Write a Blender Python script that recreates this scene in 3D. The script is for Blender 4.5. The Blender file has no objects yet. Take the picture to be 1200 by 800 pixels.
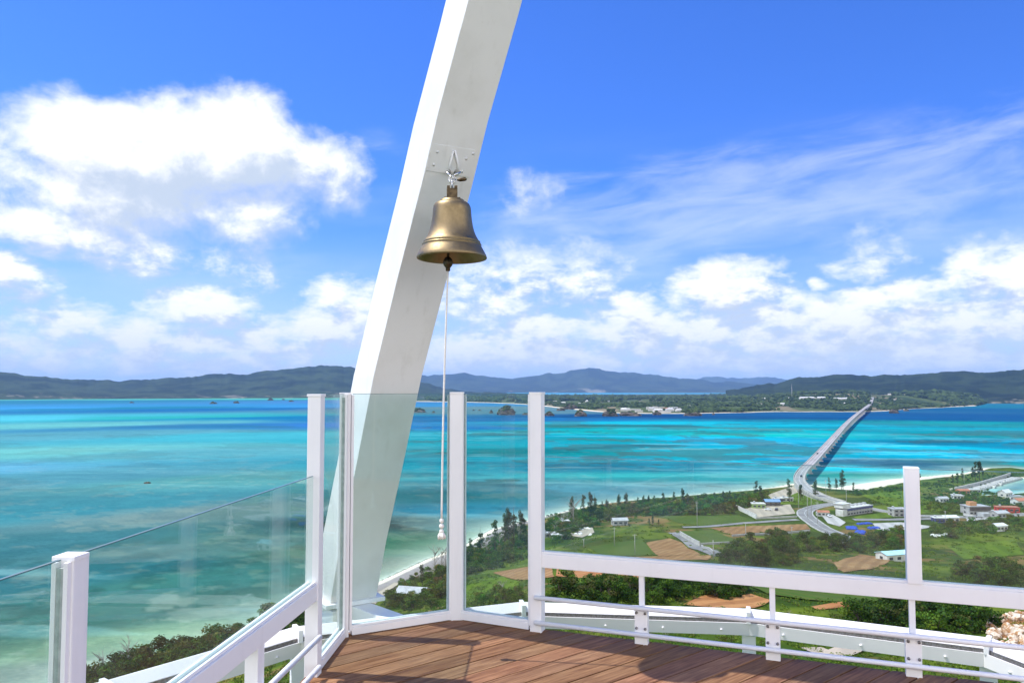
import bpy, bmesh, math, random
import numpy as np
from mathutils import Vector, Matrix, Euler

S = bpy.context.scene
COL = S.collection
R = math.radians
rnd = random.Random(7)
EYE = 84.0                      # eye height above the sea, metres
FPX, PITCH, SHIFT = 900.0, R(3.0), 8.3

# ---------------------------------------------------------------- camera
cam_d = bpy.data.cameras.new('camera')
cam = bpy.data.objects.new('camera', cam_d)
COL.objects.link(cam)
cam.location = (0, 0, EYE)
cam.rotation_euler = (R(90) + PITCH, 0, 0)
cam_d.sensor_width = 36.0
cam_d.lens = 36.0 * FPX / 1200.0
cam_d.shift_y = SHIFT / 1200.0
cam_d.clip_start = 0.05
cam_d.clip_end = 90000
S.camera = cam
S.view_settings.view_transform = 'Standard'
S.view_settings.look = 'None'
S.view_settings.gamma = 1.0
S.view_settings.use_curve_mapping = False
S.view_settings.exposure = EXPOSURE = 0.44
S.cycles.max_bounces = 8
S.cycles.transparent_max_bounces = 24
S.cycles.volume_bounces = 0
S.cycles.use_denoising = True
S.cycles.caustics_reflective = False
S.cycles.caustics_refractive = False

# direction towards the sun, from the shadows of the posts on the deck
SUNV = Vector((-0.545, 0.085, 1.0)).normalized()
SUN_EL = math.asin(SUNV.z)
SUN_AZ = math.atan2(SUNV.x, SUNV.y)
sun_d = bpy.data.lights.new('sun', 'SUN')
sun_d.energy = 4.5
sun_d.angle = R(0.53)
sun_d.color = (1.0, 0.965, 0.90)
sun = bpy.data.objects.new('sun', sun_d)
COL.objects.link(sun)
sun.location = (-60, 10, 200)
sun.rotation_euler = SUNV.to_track_quat('Z', 'Y').to_euler()


# ---------------------------------------------------------------- small node language
class V:
    """a float socket with arithmetic"""
    nt = None

    def __init__(self, s): self.s = s

    def _op(self, op, *o, clamp=False):
        n = V.nt.nodes.new('ShaderNodeMath'); n.operation = op; n.use_clamp = clamp
        for i, a in enumerate((self,) + o):
            if isinstance(a, V): V.nt.links.new(a.s, n.inputs[i])
            else: n.inputs[i].default_value = float(a)
        return V(n.outputs[0])

    def __add__(s, o): return s._op('ADD', o)
    __radd__ = __add__
    def __sub__(s, o): return s._op('SUBTRACT', o)
    def __rsub__(s, o): return (s * -1.0) + o
    def __mul__(s, o): return s._op('MULTIPLY', o)
    __rmul__ = __mul__
    def __truediv__(s, o): return s._op('DIVIDE', o)
    def max(s, o): return s._op('MAXIMUM', o)
    def min(s, o): return s._op('MINIMUM', o)
    def smax(s, o, k): return s._op('SMOOTH_MAX', o, k)
    def pow(s, o): return s._op('POWER', o)
    def clamp(s): return s._op('ADD', 0.0, clamp=True)

    def step(s, a, b, lo=0.0, hi=1.0):
        n = V.nt.nodes.new('ShaderNodeMapRange'); n.interpolation_type = 'SMOOTHSTEP'
        V.nt.links.new(s.s, n.inputs[0])
        for i, a_ in enumerate((a, b, lo, hi)): n.inputs[1 + i].default_value = a_
        return V(n.outputs[0])


def new(t, **k):
    n = V.nt.nodes.new(t)
    for a, b in k.items(): setattr(n, a, b)
    return n


def L(a, b):
    V.nt.links.new(a.s if isinstance(a, V) else a, b)


def comb(x, y, z=0.0):
    n = new('ShaderNodeCombineXYZ')
    for i, a in enumerate((x, y, z)):
        if isinstance(a, V): L(a, n.inputs[i])
        else: n.inputs[i].default_value = a
    return n.outputs[0]


def noise(vec, scale, detail=6, rough=0.55, dist=0.0, col=False):
    n = new('ShaderNodeTexNoise')
    if vec is not None: L(vec, n.inputs['Vector'])
    n.inputs['Scale'].default_value = scale
    n.inputs['Detail'].default_value = detail
    n.inputs['Roughness'].default_value = rough
    n.inputs['Distortion'].default_value = dist
    return n.outputs['Color'] if col else V(n.outputs['Fac'])


def mix(fac, a, b, mode='MIX'):
    n = new('ShaderNodeMix', data_type='RGBA', blend_type=mode)
    for s, i in ((fac, 0), (a, 6), (b, 7)):
        if isinstance(s, (V, bpy.types.NodeSocket)): L(s, n.inputs[i])
        elif isinstance(s, tuple): n.inputs[i].default_value = tuple(s) + (1.0,) if len(s) == 3 else s
        else: n.inputs[i].default_value = s
    return n.outputs[2]


def lin(c):
    return tuple((v / 255 / 12.92) if v / 255 <= 0.04045 else ((v / 255 + 0.055) / 1.055) ** 2.4 for v in c)


# ---------------------------------------------------------------- projection helpers (photo pixel -> place in the world)
def ray(px, py):
    x = (px - 600) / FPX; v = (400 + SHIFT - py) / FPX
    return Vector((x, math.cos(PITCH) - v * math.sin(PITCH), math.sin(PITCH) + v * math.cos(PITCH)))


def atz(px, py, z):
    r = ray(px, py); t = (z - EYE) / r.z
    return Vector((r.x * t, r.y * t, z))


def aty(px, py, Y):
    r = ray(px, py); t = Y / r.y
    return Vector((r.x * t, Y, EYE + r.z * t))


# ---------------------------------------------------------------- world: sky with clouds
SKY_STRENGTH = 0.12
world = bpy.data.worlds.new('World')
S.world = world
world.use_nodes = True
wt = world.node_tree
wt.nodes.clear()


def azel(px, py):
    r = ray(px, py)
    return math.atan2(r.x, r.y) * 10, math.atan2(r.z, math.hypot(r.x, r.y)) * 10


# cumulus masses as (photo x, y, half width, half height, weight)
CUM = [(105, 172, 78, 52, 1.5), (195, 176, 92, 56, 1.6), (285, 172, 78, 56, 1.5), (340, 195, 64, 54, 1.15), (392, 205, 52, 46, .98),
       (140, 222, 140, 50, 1.3), (60, 265, 100, 34, 1.05), (150, 285, 62, 32, .85), (270, 238, 110, 50, .95), (255, 300, 85, 30, .5), (5, 255, 60, 36, .8),
       (8, 324, 38, 28, .95), (0, 150, 16, 34, .5),
       (75, 378, 46, 26, .72), (235, 362, 58, 26, .85), (190, 398, 80, 30, .82), (300, 405, 90, 28, .72), (360, 382, 60, 22, .85), (405, 350, 46, 30, .75),
       (60, 415, 120, 26, .72), (420, 390, 60, 22, .95),
       (622, 230, 40, 26, .68), (625, 320, 120, 52, .62), (560, 360, 90, 40, .6), (640, 384, 62, 17, .95), (742, 356, 36, 20, .9), (855, 340, 64, 34, 1.0),
       (880, 322, 36, 20, .85), (965, 327, 12, 8, .8), (1045, 342, 70, 14, .9), (1010, 290, 46, 34, .45), (1190, 320, 58, 48, .9), (1120, 370, 130, 40, .85),
       (960, 385, 160, 44, .9), (780, 395, 140, 40, .85), (620, 415, 160, 32, .85), (830, 425, 220, 26, .8), (1080, 420, 200, 32, .85), (200, 430, 260, 18, .7),
       (1400, 300, 120, 80, .9), (1650, 380, 180, 60, .9), (-250, 350, 150, 60, .9), (-150, 250, 60, 40, .8), (-500, 300, 200, 90, .9)]


def density_group():
    g = bpy.data.node_groups.new('cloud_density', 'ShaderNodeTree')
    for n, t in (('Az', 'NodeSocketFloat'), ('El', 'NodeSocketFloat')):
        g.interface.new_socket(n, in_out='INPUT', socket_type=t)
    g.interface.new_socket('Density', in_out='OUTPUT', socket_type='NodeSocketFloat')
    V.nt = g
    gi = new('NodeGroupInput'); go = new('NodeGroupOutput')
    az, el = V(gi.outputs[0]), V(gi.outputs[1])
    p = comb(az, el * 1.25)
    wn = new('ShaderNodeSeparateColor'); L(noise(p, 1.1, 3, .5, col=True), wn.inputs[0])
    a2 = az + (V(wn.outputs[0]) - .5) * .75
    e2 = el + (V(wn.outputs[1]) - .5) * .5
    m = None
    for px, py, w, h, k in CUM:
        a, e = azel(px, py)
        w_, h_ = w / 90.0 * 1.25, h / 90.0 * 1.25
        u = (a2 - a) / w_; v = (e2 - e) / h_
        d = ((u * u + v * v) * -1.0 + 1.0) * k
        m = d if m is None else m.smax(d, .18)
    m = m.max(-.6)
    n1 = noise(p, 1.35, 9, .60, .25)
    n2 = noise(p, 5.2, 6, .62, .15)
    n3 = noise(comb(az, el * 2.3), 2.7, 8, .62, .2)
    bank = el.step(2.05, 1.25) * el.step(-.2, .25)
    d = m + (n1 - .5) * 1.5 + (n2 - .5) * .36 + bank * ((n3 - .5) * 1.45 + .24)
    L(d, go.inputs[0])
    return g


DG = density_group()
V.nt = wt
tc = new('ShaderNodeTexCoord')
sx = new('ShaderNodeSeparateXYZ'); L(tc.outputs['Generated'], sx.inputs[0])
dx, dy, dz = (V(o) for o in sx.outputs)
az = dx._op('ARCTAN2', dy) * 10
hor = (dx * dx + dy * dy)._op('SQRT')
el = dz._op('ARCTAN2', hor) * 10


def dens(a, e):
    g = new('ShaderNodeGroup'); g.node_tree = DG
    L(a, g.inputs[0]); L(e, g.inputs[1])
    return V(g.outputs[0])


sky = new('ShaderNodeTexSky', sky_type='NISHITA')
sky.sun_disc = False
sky.sun_elevation = SUN_EL
sky.sun_rotation = SUN_AZ
sky.altitude = 80
sky.air_density = 1.0
sky.dust_density = 0.4
sky.ozone_density = 2.2
skyc = mix(1.0, sky.outputs[0], (0.315, 0.635, 1.40), 'MULTIPLY')
d0 = dens(az, el)
d1 = dens(az - .16, el + .26)
back = dy.step(.15, -.25)                              # unseen white cloud added behind the lookout to brighten camera-facing sides
bn = noise(tc.outputs['Generated'], 3.2, 7, .58)
backa = (bn + back * .19).step(.50, .66) * back * dz.step(-.02, .05) * dz.step(.68, .50)
alpha = d0.step(.26, 1.15)
lit = (d0 - d1).step(-.6, .65)
thick = d0.step(.5, 1.9)
lowf = el.step(.9, .05)                               # the far bank near the horizon is greyer
shade = (lit * (thick * -.22 + 1.0)) * (lowf * -.22 + 1.0)
cloudc = mix(shade.step(.10, .80) * el.step(.05, 1.5, .34, 1.0), (3.9, 4.55, 5.6), (7.5, 7.55, 7.6))
# cirrus: thin streaks that rise towards the right
cu = comb(az * .55 + el * .30, el * 2.4 - az * .27)
ci = noise(cu, 1.1, 8, .60, .45)
ca, ce = azel(980, 225)
band = ((el - ce - (az - ca) * .07) / .95)
band = (band * band * -1 + 1.0).max(0.0) * az.step(-1.2, .8) * az.step(9.0, 5.0)
b2a, b2e = azel(440, 168)
b2 = (((az - b2a) / .5).pow(2.0) + ((el - b2e) / .25).pow(2.0)) * -1 + 1.0
band = band.max(b2.max(0.0) * .55)
cir = (ci + band * .30).step(.52, 1.02) * band.step(0.0, .6) * .36
veil = (noise(cu, .6, 4, .5)).step(.40, .8) * az.step(-8, -2, .25, .6) * el.step(3.6, .8) * .7
horizon = el.step(2.4, 0.0) * .58
pale = (4.9, 5.6, 6.8)
c = mix(horizon, skyc, pale)
c = mix(veil, c, (5.0, 5.8, 7.1))
c = mix(cir, c, (6.9, 7.2, 7.4))
c = mix(alpha, c, cloudc)
c = mix(backa, c, (16.5, 15.8, 15.0))
bg = new('ShaderNodeBackground'); bg.inputs['Strength'].default_value = SKY_STRENGTH
L(c, bg.inputs[0])
wo = new('ShaderNodeOutputWorld'); L(bg.outputs[0], wo.inputs[0])
world.cycles.sampling_method = 'MANUAL'
world.cycles.sample_map_resolution = 512


# ---------------------------------------------------------------- materials
def material(name):
    m = bpy.data.materials.new(name); m.use_nodes = True
    V.nt = m.node_tree
    p = m.node_tree.nodes['Principled BSDF']
    return m, p


def pset(p, **k):
    for a, b in k.items():
        i = p.inputs[a.replace('_', ' ')]
        if isinstance(b, V): L(b, i)
        elif isinstance(b, bpy.types.NodeSocket): L(b, i)
        else: i.default_value = tuple(b) + (1.0,) if isinstance(b, tuple) and len(b) == 3 else b


def objco():
    return new('ShaderNodeTexCoord').outputs['Object']


def worldco():
    return new('ShaderNodeNewGeometry').outputs['Position']


def bump(h, strength, dist):
    n = new('ShaderNodeBump'); L(h, n.inputs['Height'])
    n.inputs['Strength'].default_value = strength; n.inputs['Distance'].default_value = dist
    return n.outputs[0]


def mat_noise(name, c1, c2, scale, rough=.7, spec=.3, lo=.35, hi=.65, bmp=0.0, bd=.01, detail=5, metal=0.0, wco=False):
    m, p = material(name)
    n = noise(worldco() if wco else objco(), scale, detail)
    pset(p, Base_Color=mix(n.step(lo, hi), c1, c2), Roughness=rough, Metallic=metal)
    p.inputs['Specular IOR Level'].default_value = spec
    if bmp: pset(p, Normal=bump(n, bmp, bd))
    return m


def mat_attr(name, rough=.8, spec=.2, fine=(3.0, .25), leaf=False, rand=0.0, extra=None):
    """colour from the mesh's own colour attribute, broken up by a fine noise"""
    m, p = material(name)
    a = new('ShaderNodeAttribute'); a.attribute_name = 'tint'
    n = noise(worldco(), fine[0], 5, .6)
    f = (n - .5) * (2 * fine[1]) + 1.0
    if rand:
        oi = new('ShaderNodeObjectInfo')
        f = f * ((V(oi.outputs['Random']) - .5) * rand + 1.0)
    cm = new('ShaderNodeCombineXYZ')
    for i in range(3): L(f, cm.inputs[i])
    c = mix(1.0, a.outputs['Color'], cm.outputs[0], 'MULTIPLY')
    pset(p, Base_Color=c, Roughness=rough)
    p.inputs['Specular IOR Level'].default_value = spec
    if leaf:
        t = new('ShaderNodeBsdfTranslucent'); L(mix(1.0, c, (1.25, 1.3, .6), 'MULTIPLY'), t.inputs[0])
        mx = new('ShaderNodeMixShader'); mx.inputs[0].default_value = .28
        L(p.outputs[0], mx.inputs[1]); L(t.outputs[0], mx.inputs[2])
        L(mx.outputs[0], m.node_tree.nodes['Material Output'].inputs[0])
    return m


M = {}


def white_paint(name, c1, c2, rough=.42):
    m, p = material(name)
    co = worldco()
    n = noise(co, 2.2, 6, .6)
    mp = new('ShaderNodeMapping'); mp.inputs['Scale'].default_value = (14, 14, 1.3); L(co, mp.inputs[0])
    st = noise(mp.outputs[0], 1.0, 5, .6)
    sp = noise(co, 46, 3, .7)
    f = (n.step(.42, .75) * .55 + st.step(.55, .78) * .45).clamp()
    c = mix(f, c1, c2)
    c = mix(sp.step(.70, .80) * .35, c, (.36, .30, .24))
    ru = noise(co, 11, 4, .65); r2_ = noise(mp.outputs[0], .7, 4, .6)
    c = mix((ru.step(.735, .79) * .55 + ru.step(.62, .75) * r2_.step(.6, .75) * .22).clamp(), c, (.42, .24, .12))
    pset(p, Base_Color=c, Roughness=rough, Normal=bump(noise(co, 60, 3), .05, .004))
    p.inputs['Specular IOR Level'].default_value = .4
    return m


M['white'] = white_paint('white_powder_coat', (.82, .822, .835), (.74, .74, .75))
M['mast'] = white_paint('white_weathered_paint', (.71, .72, .712), (.57, .575, .55), .5)
M['grey_paint'] = white_paint('pale_grey_paint', (.73, .72, .71), (.66, .65, .64), .5)
M['bolt'] = mat_noise('dull_steel', (.28, .27, .27), (.18, .16, .15), 90, .45, .5, metal=.7)
M['steel'] = mat_noise('galvanised_steel', (.66, .66, .64), (.42, .41, .40), 70, .28, .5, metal=1.0)
M['rope'] = mat_noise('white_cotton_cord', (.82, .80, .76), (.66, .63, .58), 160, .9, .1, bmp=.4, bd=.003)
M['gasket'] = mat_noise('grey_rubber_gasket', (.30, .34, .33), (.40, .44, .43), 30, .6, .3)

m, p = material('aged_brass')
co = objco()
n = noise(co, 9, 6, .6); n2 = noise(co, 60, 4)
pset(p, Base_Color=mix(n.step(.35, .7), (.30, .228, .125), (.22, .166, .09)), Metallic=1.0,
     Roughness=n2.step(.3, .7, .44, .56), Normal=bump(n2, .06, .002))
M['brass'] = m
M['dark_brass'] = mat_noise('dark_cast_bronze', (.14, .10, .055), (.07, .05, .03), 40, .5, .4, metal=.8)

# thin clear pane: Fresnel reflection over a faintly green see-through body
m, p = material('tempered_glass')
nt = m.node_tree; nt.nodes.remove(p)
gn = new('ShaderNodeNewGeometry'); dp = new('ShaderNodeVectorMath', operation='DOT_PRODUCT'); L(gn.outputs['Normal'], dp.inputs[0]); L(gn.outputs['Incoming'], dp.inputs[1])
fr = (1.0 - V(dp.outputs['Value'])._op('ABSOLUTE')).pow(5.0) * .42 + .027
tr = new('ShaderNodeBsdfTransparent'); tr.inputs[0].default_value = (.905, .958, .940, 1)
gl = new('ShaderNodeBsdfGlossy'); gl.inputs['Roughness'].default_value = .004; gl.inputs[0].default_value = (.95, 1, .98, 1)
df = new('ShaderNodeBsdfDiffuse'); df.inputs[0].default_value = (.75, .82, .80, 1)
dn = noise(worldco(), 3.0, 6, .65)
mx = new('ShaderNodeMixShader'); L(fr, mx.inputs[0]); L(tr.outputs[0], mx.inputs[1]); L(gl.outputs[0], mx.inputs[2])
m2 = new('ShaderNodeMixShader'); L(dn.step(.35, .8, .008, .034), m2.inputs[0]); L(mx.outputs[0], m2.inputs[1]); L(df.outputs[0], m2.inputs[2])
L(m2.outputs[0], nt.nodes['Material Output'].inputs[0])
M['glass'] = m
m, p = material('green_glass_edge')
pset(p, Base_Color=(.05, .13, .15), Roughness=.15)
M['glass_edge'] = m

# hardwood decking
m, p = material('hardwood_decking')
a = new('ShaderNodeAttribute'); a.attribute_name = 'tint'
mp = new('ShaderNodeMapping'); mp.inputs['Rotation'].default_value = (0, 0, R(-40)); L(worldco(), mp.inputs[0])
mp2 = new('ShaderNodeMapping'); mp2.inputs['Scale'].default_value = (1.6, 26, 1); L(mp.outputs[0], mp2.inputs[0])
g = noise(mp2.outputs[0], 2.0, 8, .65, .6)
w = noise(worldco(), 1.6, 5, .6)
gray = noise(worldco(), 7.0, 4, .6)
c = mix(g.step(.28, .72), (.118, .050, .022), (.315, .182, .098))
c = mix(1.0, c, a.outputs['Color'], 'MULTIPLY')
c = mix(w.step(.48, .78) * .22 + gray.step(.58, .82) * .12, c, (.28, .20, .115))
mp3 = new('ShaderNodeMapping'); mp3.inputs['Scale'].default_value = (3.5, 9, 1); L(mp.outputs[0], mp3.inputs[0])
kn = noise(mp3.outputs[0], 2.6, 3, .5)
c = mix(kn.step(.70, .80) * .55, c, (.10, .05, .028))
pset(p, Base_Color=c, Roughness=g.step(.3, .7, .55, .75), Normal=bump(g, .25, .004))
p.inputs['Specular IOR Level'].default_value = .12
M['wood'] = m
M['under'] = mat_noise('dark_understructure', (.035, .025, .02), (.05, .035, .03), 6, .9)

M['concrete'] = mat_noise('pale_concrete', (.46, .45, .42), (.34, .33, .31), .35, .85, .2, wco=True, bmp=.1, bd=.05)
M['asphalt'] = mat_noise('grey_asphalt', (.24, .24, .235), (.17, .17, .17), .12, .9, .2, wco=True)
M['bridge_road'] = mat_noise('sunbleached_asphalt', (.30, .30, .295), (.23, .23, .225), .05, .9, .2, wco=True)
M['line'] = mat_noise('white_road_paint', (.75, .75, .72), (.6, .6, .58), .6, .8, .2, wco=True)
M['wallw'] = mat_noise('white_render', (.66, .65, .62), (.52, .51, .48), .5, .8, .2)
M['wallg'] = mat_noise('grey_render', (.40, .39, .38), (.30, .29, .29), .5, .85, .2)
M['walld'] = mat_noise('dark_timber_cladding', (.085, .075, .07), (.05, .045, .045), .8, .8, .2)
M['roofw'] = mat_noise('white_sheet_roof', (.68, .68, .66), (.54, .55, .55), .6, .5, .3)
M['roofg'] = mat_noise('grey_sheet_roof', (.44, .45, .46), (.34, .35, .36), .7, .6, .3)
M['roofr'] = mat_noise('red_tile_roof', (.46, .20, .12), (.34, .14, .09), 1.2, .8, .2)
M['roofb'] = mat_noise('blue_sheet_roof', (.20, .34, .52), (.15, .26, .44), .7, .5, .3)
M['aqua'] = mat_noise('aqua_sheet_roof', (.42, .72, .78), (.36, .62, .70), .7, .5, .3)
M['wallb'] = mat_noise('navy_fascia', (.05, .07, .22), (.04, .05, .16), .7, .5, .3)
M['wallr'] = mat_noise('red_painted_wall', (.55, .045, .03), (.42, .04, .03), .7, .6, .3)
M['wallgr'] = mat_noise('lime_green_wall', (.28, .42, .14), (.22, .34, .11), .7, .7, .3)
M['wallo'] = mat_noise('orange_render', (.52, .26, .12), (.42, .20, .09), .7, .8, .2)
M['pane'] = mat_noise('dark_window_glass', (.03, .04, .05), (.05, .065, .08), .6, .12, .5)
M['tarp'] = mat_noise('blue_tarpaulin', (.02, .09, .50), (.03, .06, .32), .9, .5, .3, bmp=.5, bd=.3)
M['tarpw'] = mat_noise('white_sheeting', (.80, .80, .78), (.62, .62, .60), .8, .6, .3, bmp=.5, bd=.3)
M['bark'] = mat_noise('grey_brown_bark', (.13, .105, .085), (.075, .06, .05), 1.5, .9, .1)
M['deadwood'] = mat_noise('bleached_branches', (.36, .33, .29), (.24, .21, .18), 2.5, .9, .1)
M['pole'] = mat_noise('concrete_pole', (.42, .41, .39), (.33, .32, .31), 3, .8, .2)
M['rock'] = mat_noise('grey_limestone_rock', (.12, .105, .085), (.05, .045, .038), .09, .95, .1, wco=True)
M['bushes'] = mat_attr('leaves', .75, .12, (.8, .22), leaf=True, rand=.8)
M['far_leaves'] = mat_attr('distant_leaves', .85, .1, (.02, .18))
M['ground'] = mat_attr('island_ground', .95, .08, (.35, .38))
M['far_ground'] = mat_attr('distant_ground', .95, .08, (.012, .30))
M['hills'] = mat_attr('wooded_hills', .95, .05, (.006, .35))
# ---------------------------------------------------------------- mesh helpers
class MB:
    """collects shapes for ONE mesh object"""
    def __init__(s): s.v = []; s.f = []; s.sm = []; s.c = []; s.mi = []; s.cur = 0; s.col = (1, 1, 1)

    def add(s, vs, fs, smooth=False):
        o = len(s.v)
        s.v += [tuple(v) for v in vs]; s.f += [tuple(i + o for i in f) for f in fs]
        s.sm += [smooth] * len(fs); s.c += [s.col] * len(vs); s.mi += [s.cur] * len(fs)

    def hexa(s, b, t):      # bottom ring and top ring, both counter-clockwise seen from above
        n = len(b)
        s.add(list(b) + list(t), [tuple(range(n))[::-1], tuple(range(n, 2 * n))] + [(i, (i + 1) % n, n + (i + 1) % n, n + i) for i in range(n)])

    def box(s, c, size, rz=0.0):
        hx, hy, hz = (a / 2 for a in size); ca, sa = math.cos(rz), math.sin(rz)
        q = [(c[0] + x * ca - y * sa, c[1] + x * sa + y * ca) for x, y in ((-hx, -hy), (hx, -hy), (hx, hy), (-hx, hy))]
        s.hexa([(x, y, c[2] - hz) for x, y in q], [(x, y, c[2] + hz) for x, y in q])

    def bar(s, a, b, w, h, up=(0, 0, 1)):   # rectangular bar from a to b, w sideways, h along up
        a, b = Vector(a), Vector(b); d = (b - a).normalized(); sd = d.cross(Vector(up)).normalized(); u = sd.cross(d)
        r = [sd * (x * w / 2) + u * (y * h / 2) for x, y in ((-1, -1), (1, -1), (1, 1), (-1, 1))]
        vs = [a + q for q in r] + [b + q for q in r]
        s.add(vs, [(0, 1, 2, 3), (7, 6, 5, 4)] + [(i, 4 + i, 4 + (i + 1) % 4, (i + 1) % 4) for i in range(4)])

    def tube(s, pts, rad, n=10, caps=True):
        pts = [Vector(p) for p in pts]; rad = rad if isinstance(rad, (list, tuple)) else [rad] * len(pts)
        vs, fs = [], []; ref = None
        for i, p in enumerate(pts):
            d = (pts[min(i + 1, len(pts) - 1)] - pts[max(i - 1, 0)]).normalized()
            if ref is None: ref = d.orthogonal().normalized()
            ref = (ref - d * ref.dot(d)).normalized(); u = d.cross(ref)
            vs += [p + (ref * math.cos(6.28318 * k / n) + u * math.sin(6.28318 * k / n)) * rad[i] for k in range(n)]
        for i in range(len(pts) - 1):
            fs += [(i * n + k, i * n + (k + 1) % n, (i + 1) * n + (k + 1) % n, (i + 1) * n + k) for k in range(n)]
        if caps: fs += [tuple(range(n))[::-1], tuple(range((len(pts) - 1) * n, len(pts) * n))]
        s.add(vs, fs, True)

    def lathe(s, prof, c=(0, 0, 0), n=48):
        vs, fs = [], []
        for r, z in prof:
            vs += [(c[0] + r * math.cos(6.283185 * k / n), c[1] + r * math.sin(6.283185 * k / n), c[2] + z) for k in range(n)]
        for i in range(len(prof) - 1):
            fs += [(i * n + k, i * n + (k + 1) % n, (i + 1) * n + (k + 1) % n, (i + 1) * n + k) for k in range(n)]
        s.add(vs, fs, True)

    def sweep(s, prof, path, closed=True):   # profile (out, up) swept along a horizontal path, mitred at joints
        path = [Vector(p) for p in path]; n = len(prof); vs, fs = [], []
        for i, p in enumerate(path):
            d1 = (path[i] - path[i - 1]).normalized() if i else None
            d2 = (path[i + 1] - path[i]).normalized() if i < len(path) - 1 else None
            d1 = d1 or d2; d2 = d2 or d1
            n1 = Vector((-d1.y, d1.x, 0)); n2 = Vector((-d2.y, d2.x, 0)); m = (n1 + n2).normalized(); k = 1 / max(.3, m.dot(n1))
            vs += [p + m * (o * k) + Vector((0, 0, u)) for o, u in prof]
        for i in range(len(path) - 1):
            fs += [(i * n + k, (i + 1) * n + k, (i + 1) * n + (k + 1) % n, i * n + (k + 1) % n) for k in range(n)]
        fs += [tuple(range(n)), tuple(range((len(path) - 1) * n, len(path) * n))[::-1]]
        s.add(vs, fs)

    def build(s, name, mat, parent=None, bevel=0.0, fix=True):
        me = bpy.data.meshes.new(name)
        me.from_pydata(s.v, [], s.f)
        for m_ in (mat if isinstance(mat, (list, tuple)) else [mat]): me.materials.append(M[m_] if isinstance(m_, str) else m_)
        me.polygons.foreach_set('use_smooth', s.sm); me.polygons.foreach_set('material_index', s.mi)
        at = me.color_attributes.new('tint', 'FLOAT_COLOR', 'POINT')
        at.data.foreach_set('color', [x for c in s.c for x in (*c, 1.0)])
        if fix or bevel:
            b = bmesh.new(); b.from_mesh(me)
            bmesh.ops.recalc_face_normals(b, faces=b.faces)
            if bevel:
                es = [e for e in b.edges if len(e.link_faces) == 2 and e.calc_face_angle(0) > .5]
                bmesh.ops.bevel(b, geom=es, offset=bevel, segments=2, profile=.7, affect='EDGES')
            b.to_mesh(me); b.free()
        o = bpy.data.objects.new(name, me); COL.objects.link(o)
        if parent: put(o, parent)
        return o


def put(o, parent):
    o.parent = parent
    if parent.type == 'EMPTY': o.matrix_parent_inverse = Matrix.Translation(-Vector(parent.location))


def tag(o, label, cat, group=None, kind=None):
    o['label'] = label; o['category'] = cat
    if group: o['group'] = group
    if kind: o['kind'] = kind
    return o


def thing(name, loc, label, cat, group=None):
    o = bpy.data.objects.new(name, None); COL.objects.link(o)
    o.location = loc; o.empty_display_size = .2
    return tag(o, label, cat, group)


def Z(h): return EYE + h          # height relative to the eye
DECK = -1.6

# ---------------------------------------------------------------- the viewing deck
A, B, C, D = ((-1.118, 4.40), (-1.098, 5.075), (-.390, 5.461), (.170, 5.195))
UR = Vector((2.245 - .170, 4.40 - 5.195)).normalized()      # along the right railing
UL = Vector((-1.293 + 1.118, 2.28 - 4.40)).normalized()                     # along the left railing, towards the viewer
def PR(t): return Vector((D[0] + UR.x * t, D[1] + UR.y * t))
def PL(t): return Vector((A[0] + UL.x * t, A[1] + UL.y * t))
e = .0
outline = [PL(7.5), Vector(A), Vector(B), Vector(C), Vector(D), PR(6.0), Vector((5.2, -3.0))]
outline = [Vector((p[0], p[1])) for p in outline]
cen = Vector((.8, 2.0))
outline = [p + (p - cen).normalized() * .045 for p in outline]


def clip(poly, nrm, off):       # keep nrm.p >= off
    out = []
    for i in range(len(poly)):
        a, b = poly[i - 1], poly[i]; da, db = nrm.dot(a) - off, nrm.dot(b) - off
        if (da >= 0) != (db >= 0): out.append(a + (b - a) * (da / (da - db)))
        if db >= 0: out.append(b)
    return out


th = R(39.5)
nb = Vector((-math.sin(th), math.cos(th)))
mb = MB()
W_, GAP = .148, .010
for k in range(-70, 60):
    pl = clip(clip(outline, nb, k * W_ + GAP / 2), -nb, -((k + 1) * W_ - GAP / 2))
    if len(pl) < 3: continue
    v = rnd.uniform(.70, 1.16); mb.col = (v * rnd.uniform(.98, 1.13), v, v * rnd.uniform(.90, 1.08))
    bz = rnd.uniform(-.0012, .0012)
    mb.hexa([(q.x, q.y, Z(DECK) - .032) for q in pl], [(q.x, q.y, Z(DECK) + bz) for q in pl])
deck = mb.build('deck', 'wood')
tag(deck, 'reddish brown hardwood plank deck of the lookout', 'deck', kind='structure')
mb = MB()
inn = [p - (p - cen).normalized() * .06 for p in outline]
mb.hexa([(q.x, q.y, Z(DECK) - .16) for q in inn], [(q.x, q.y, Z(DECK) - .036) for q in inn])
put(mb.build('joists', 'under'), deck)


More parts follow.
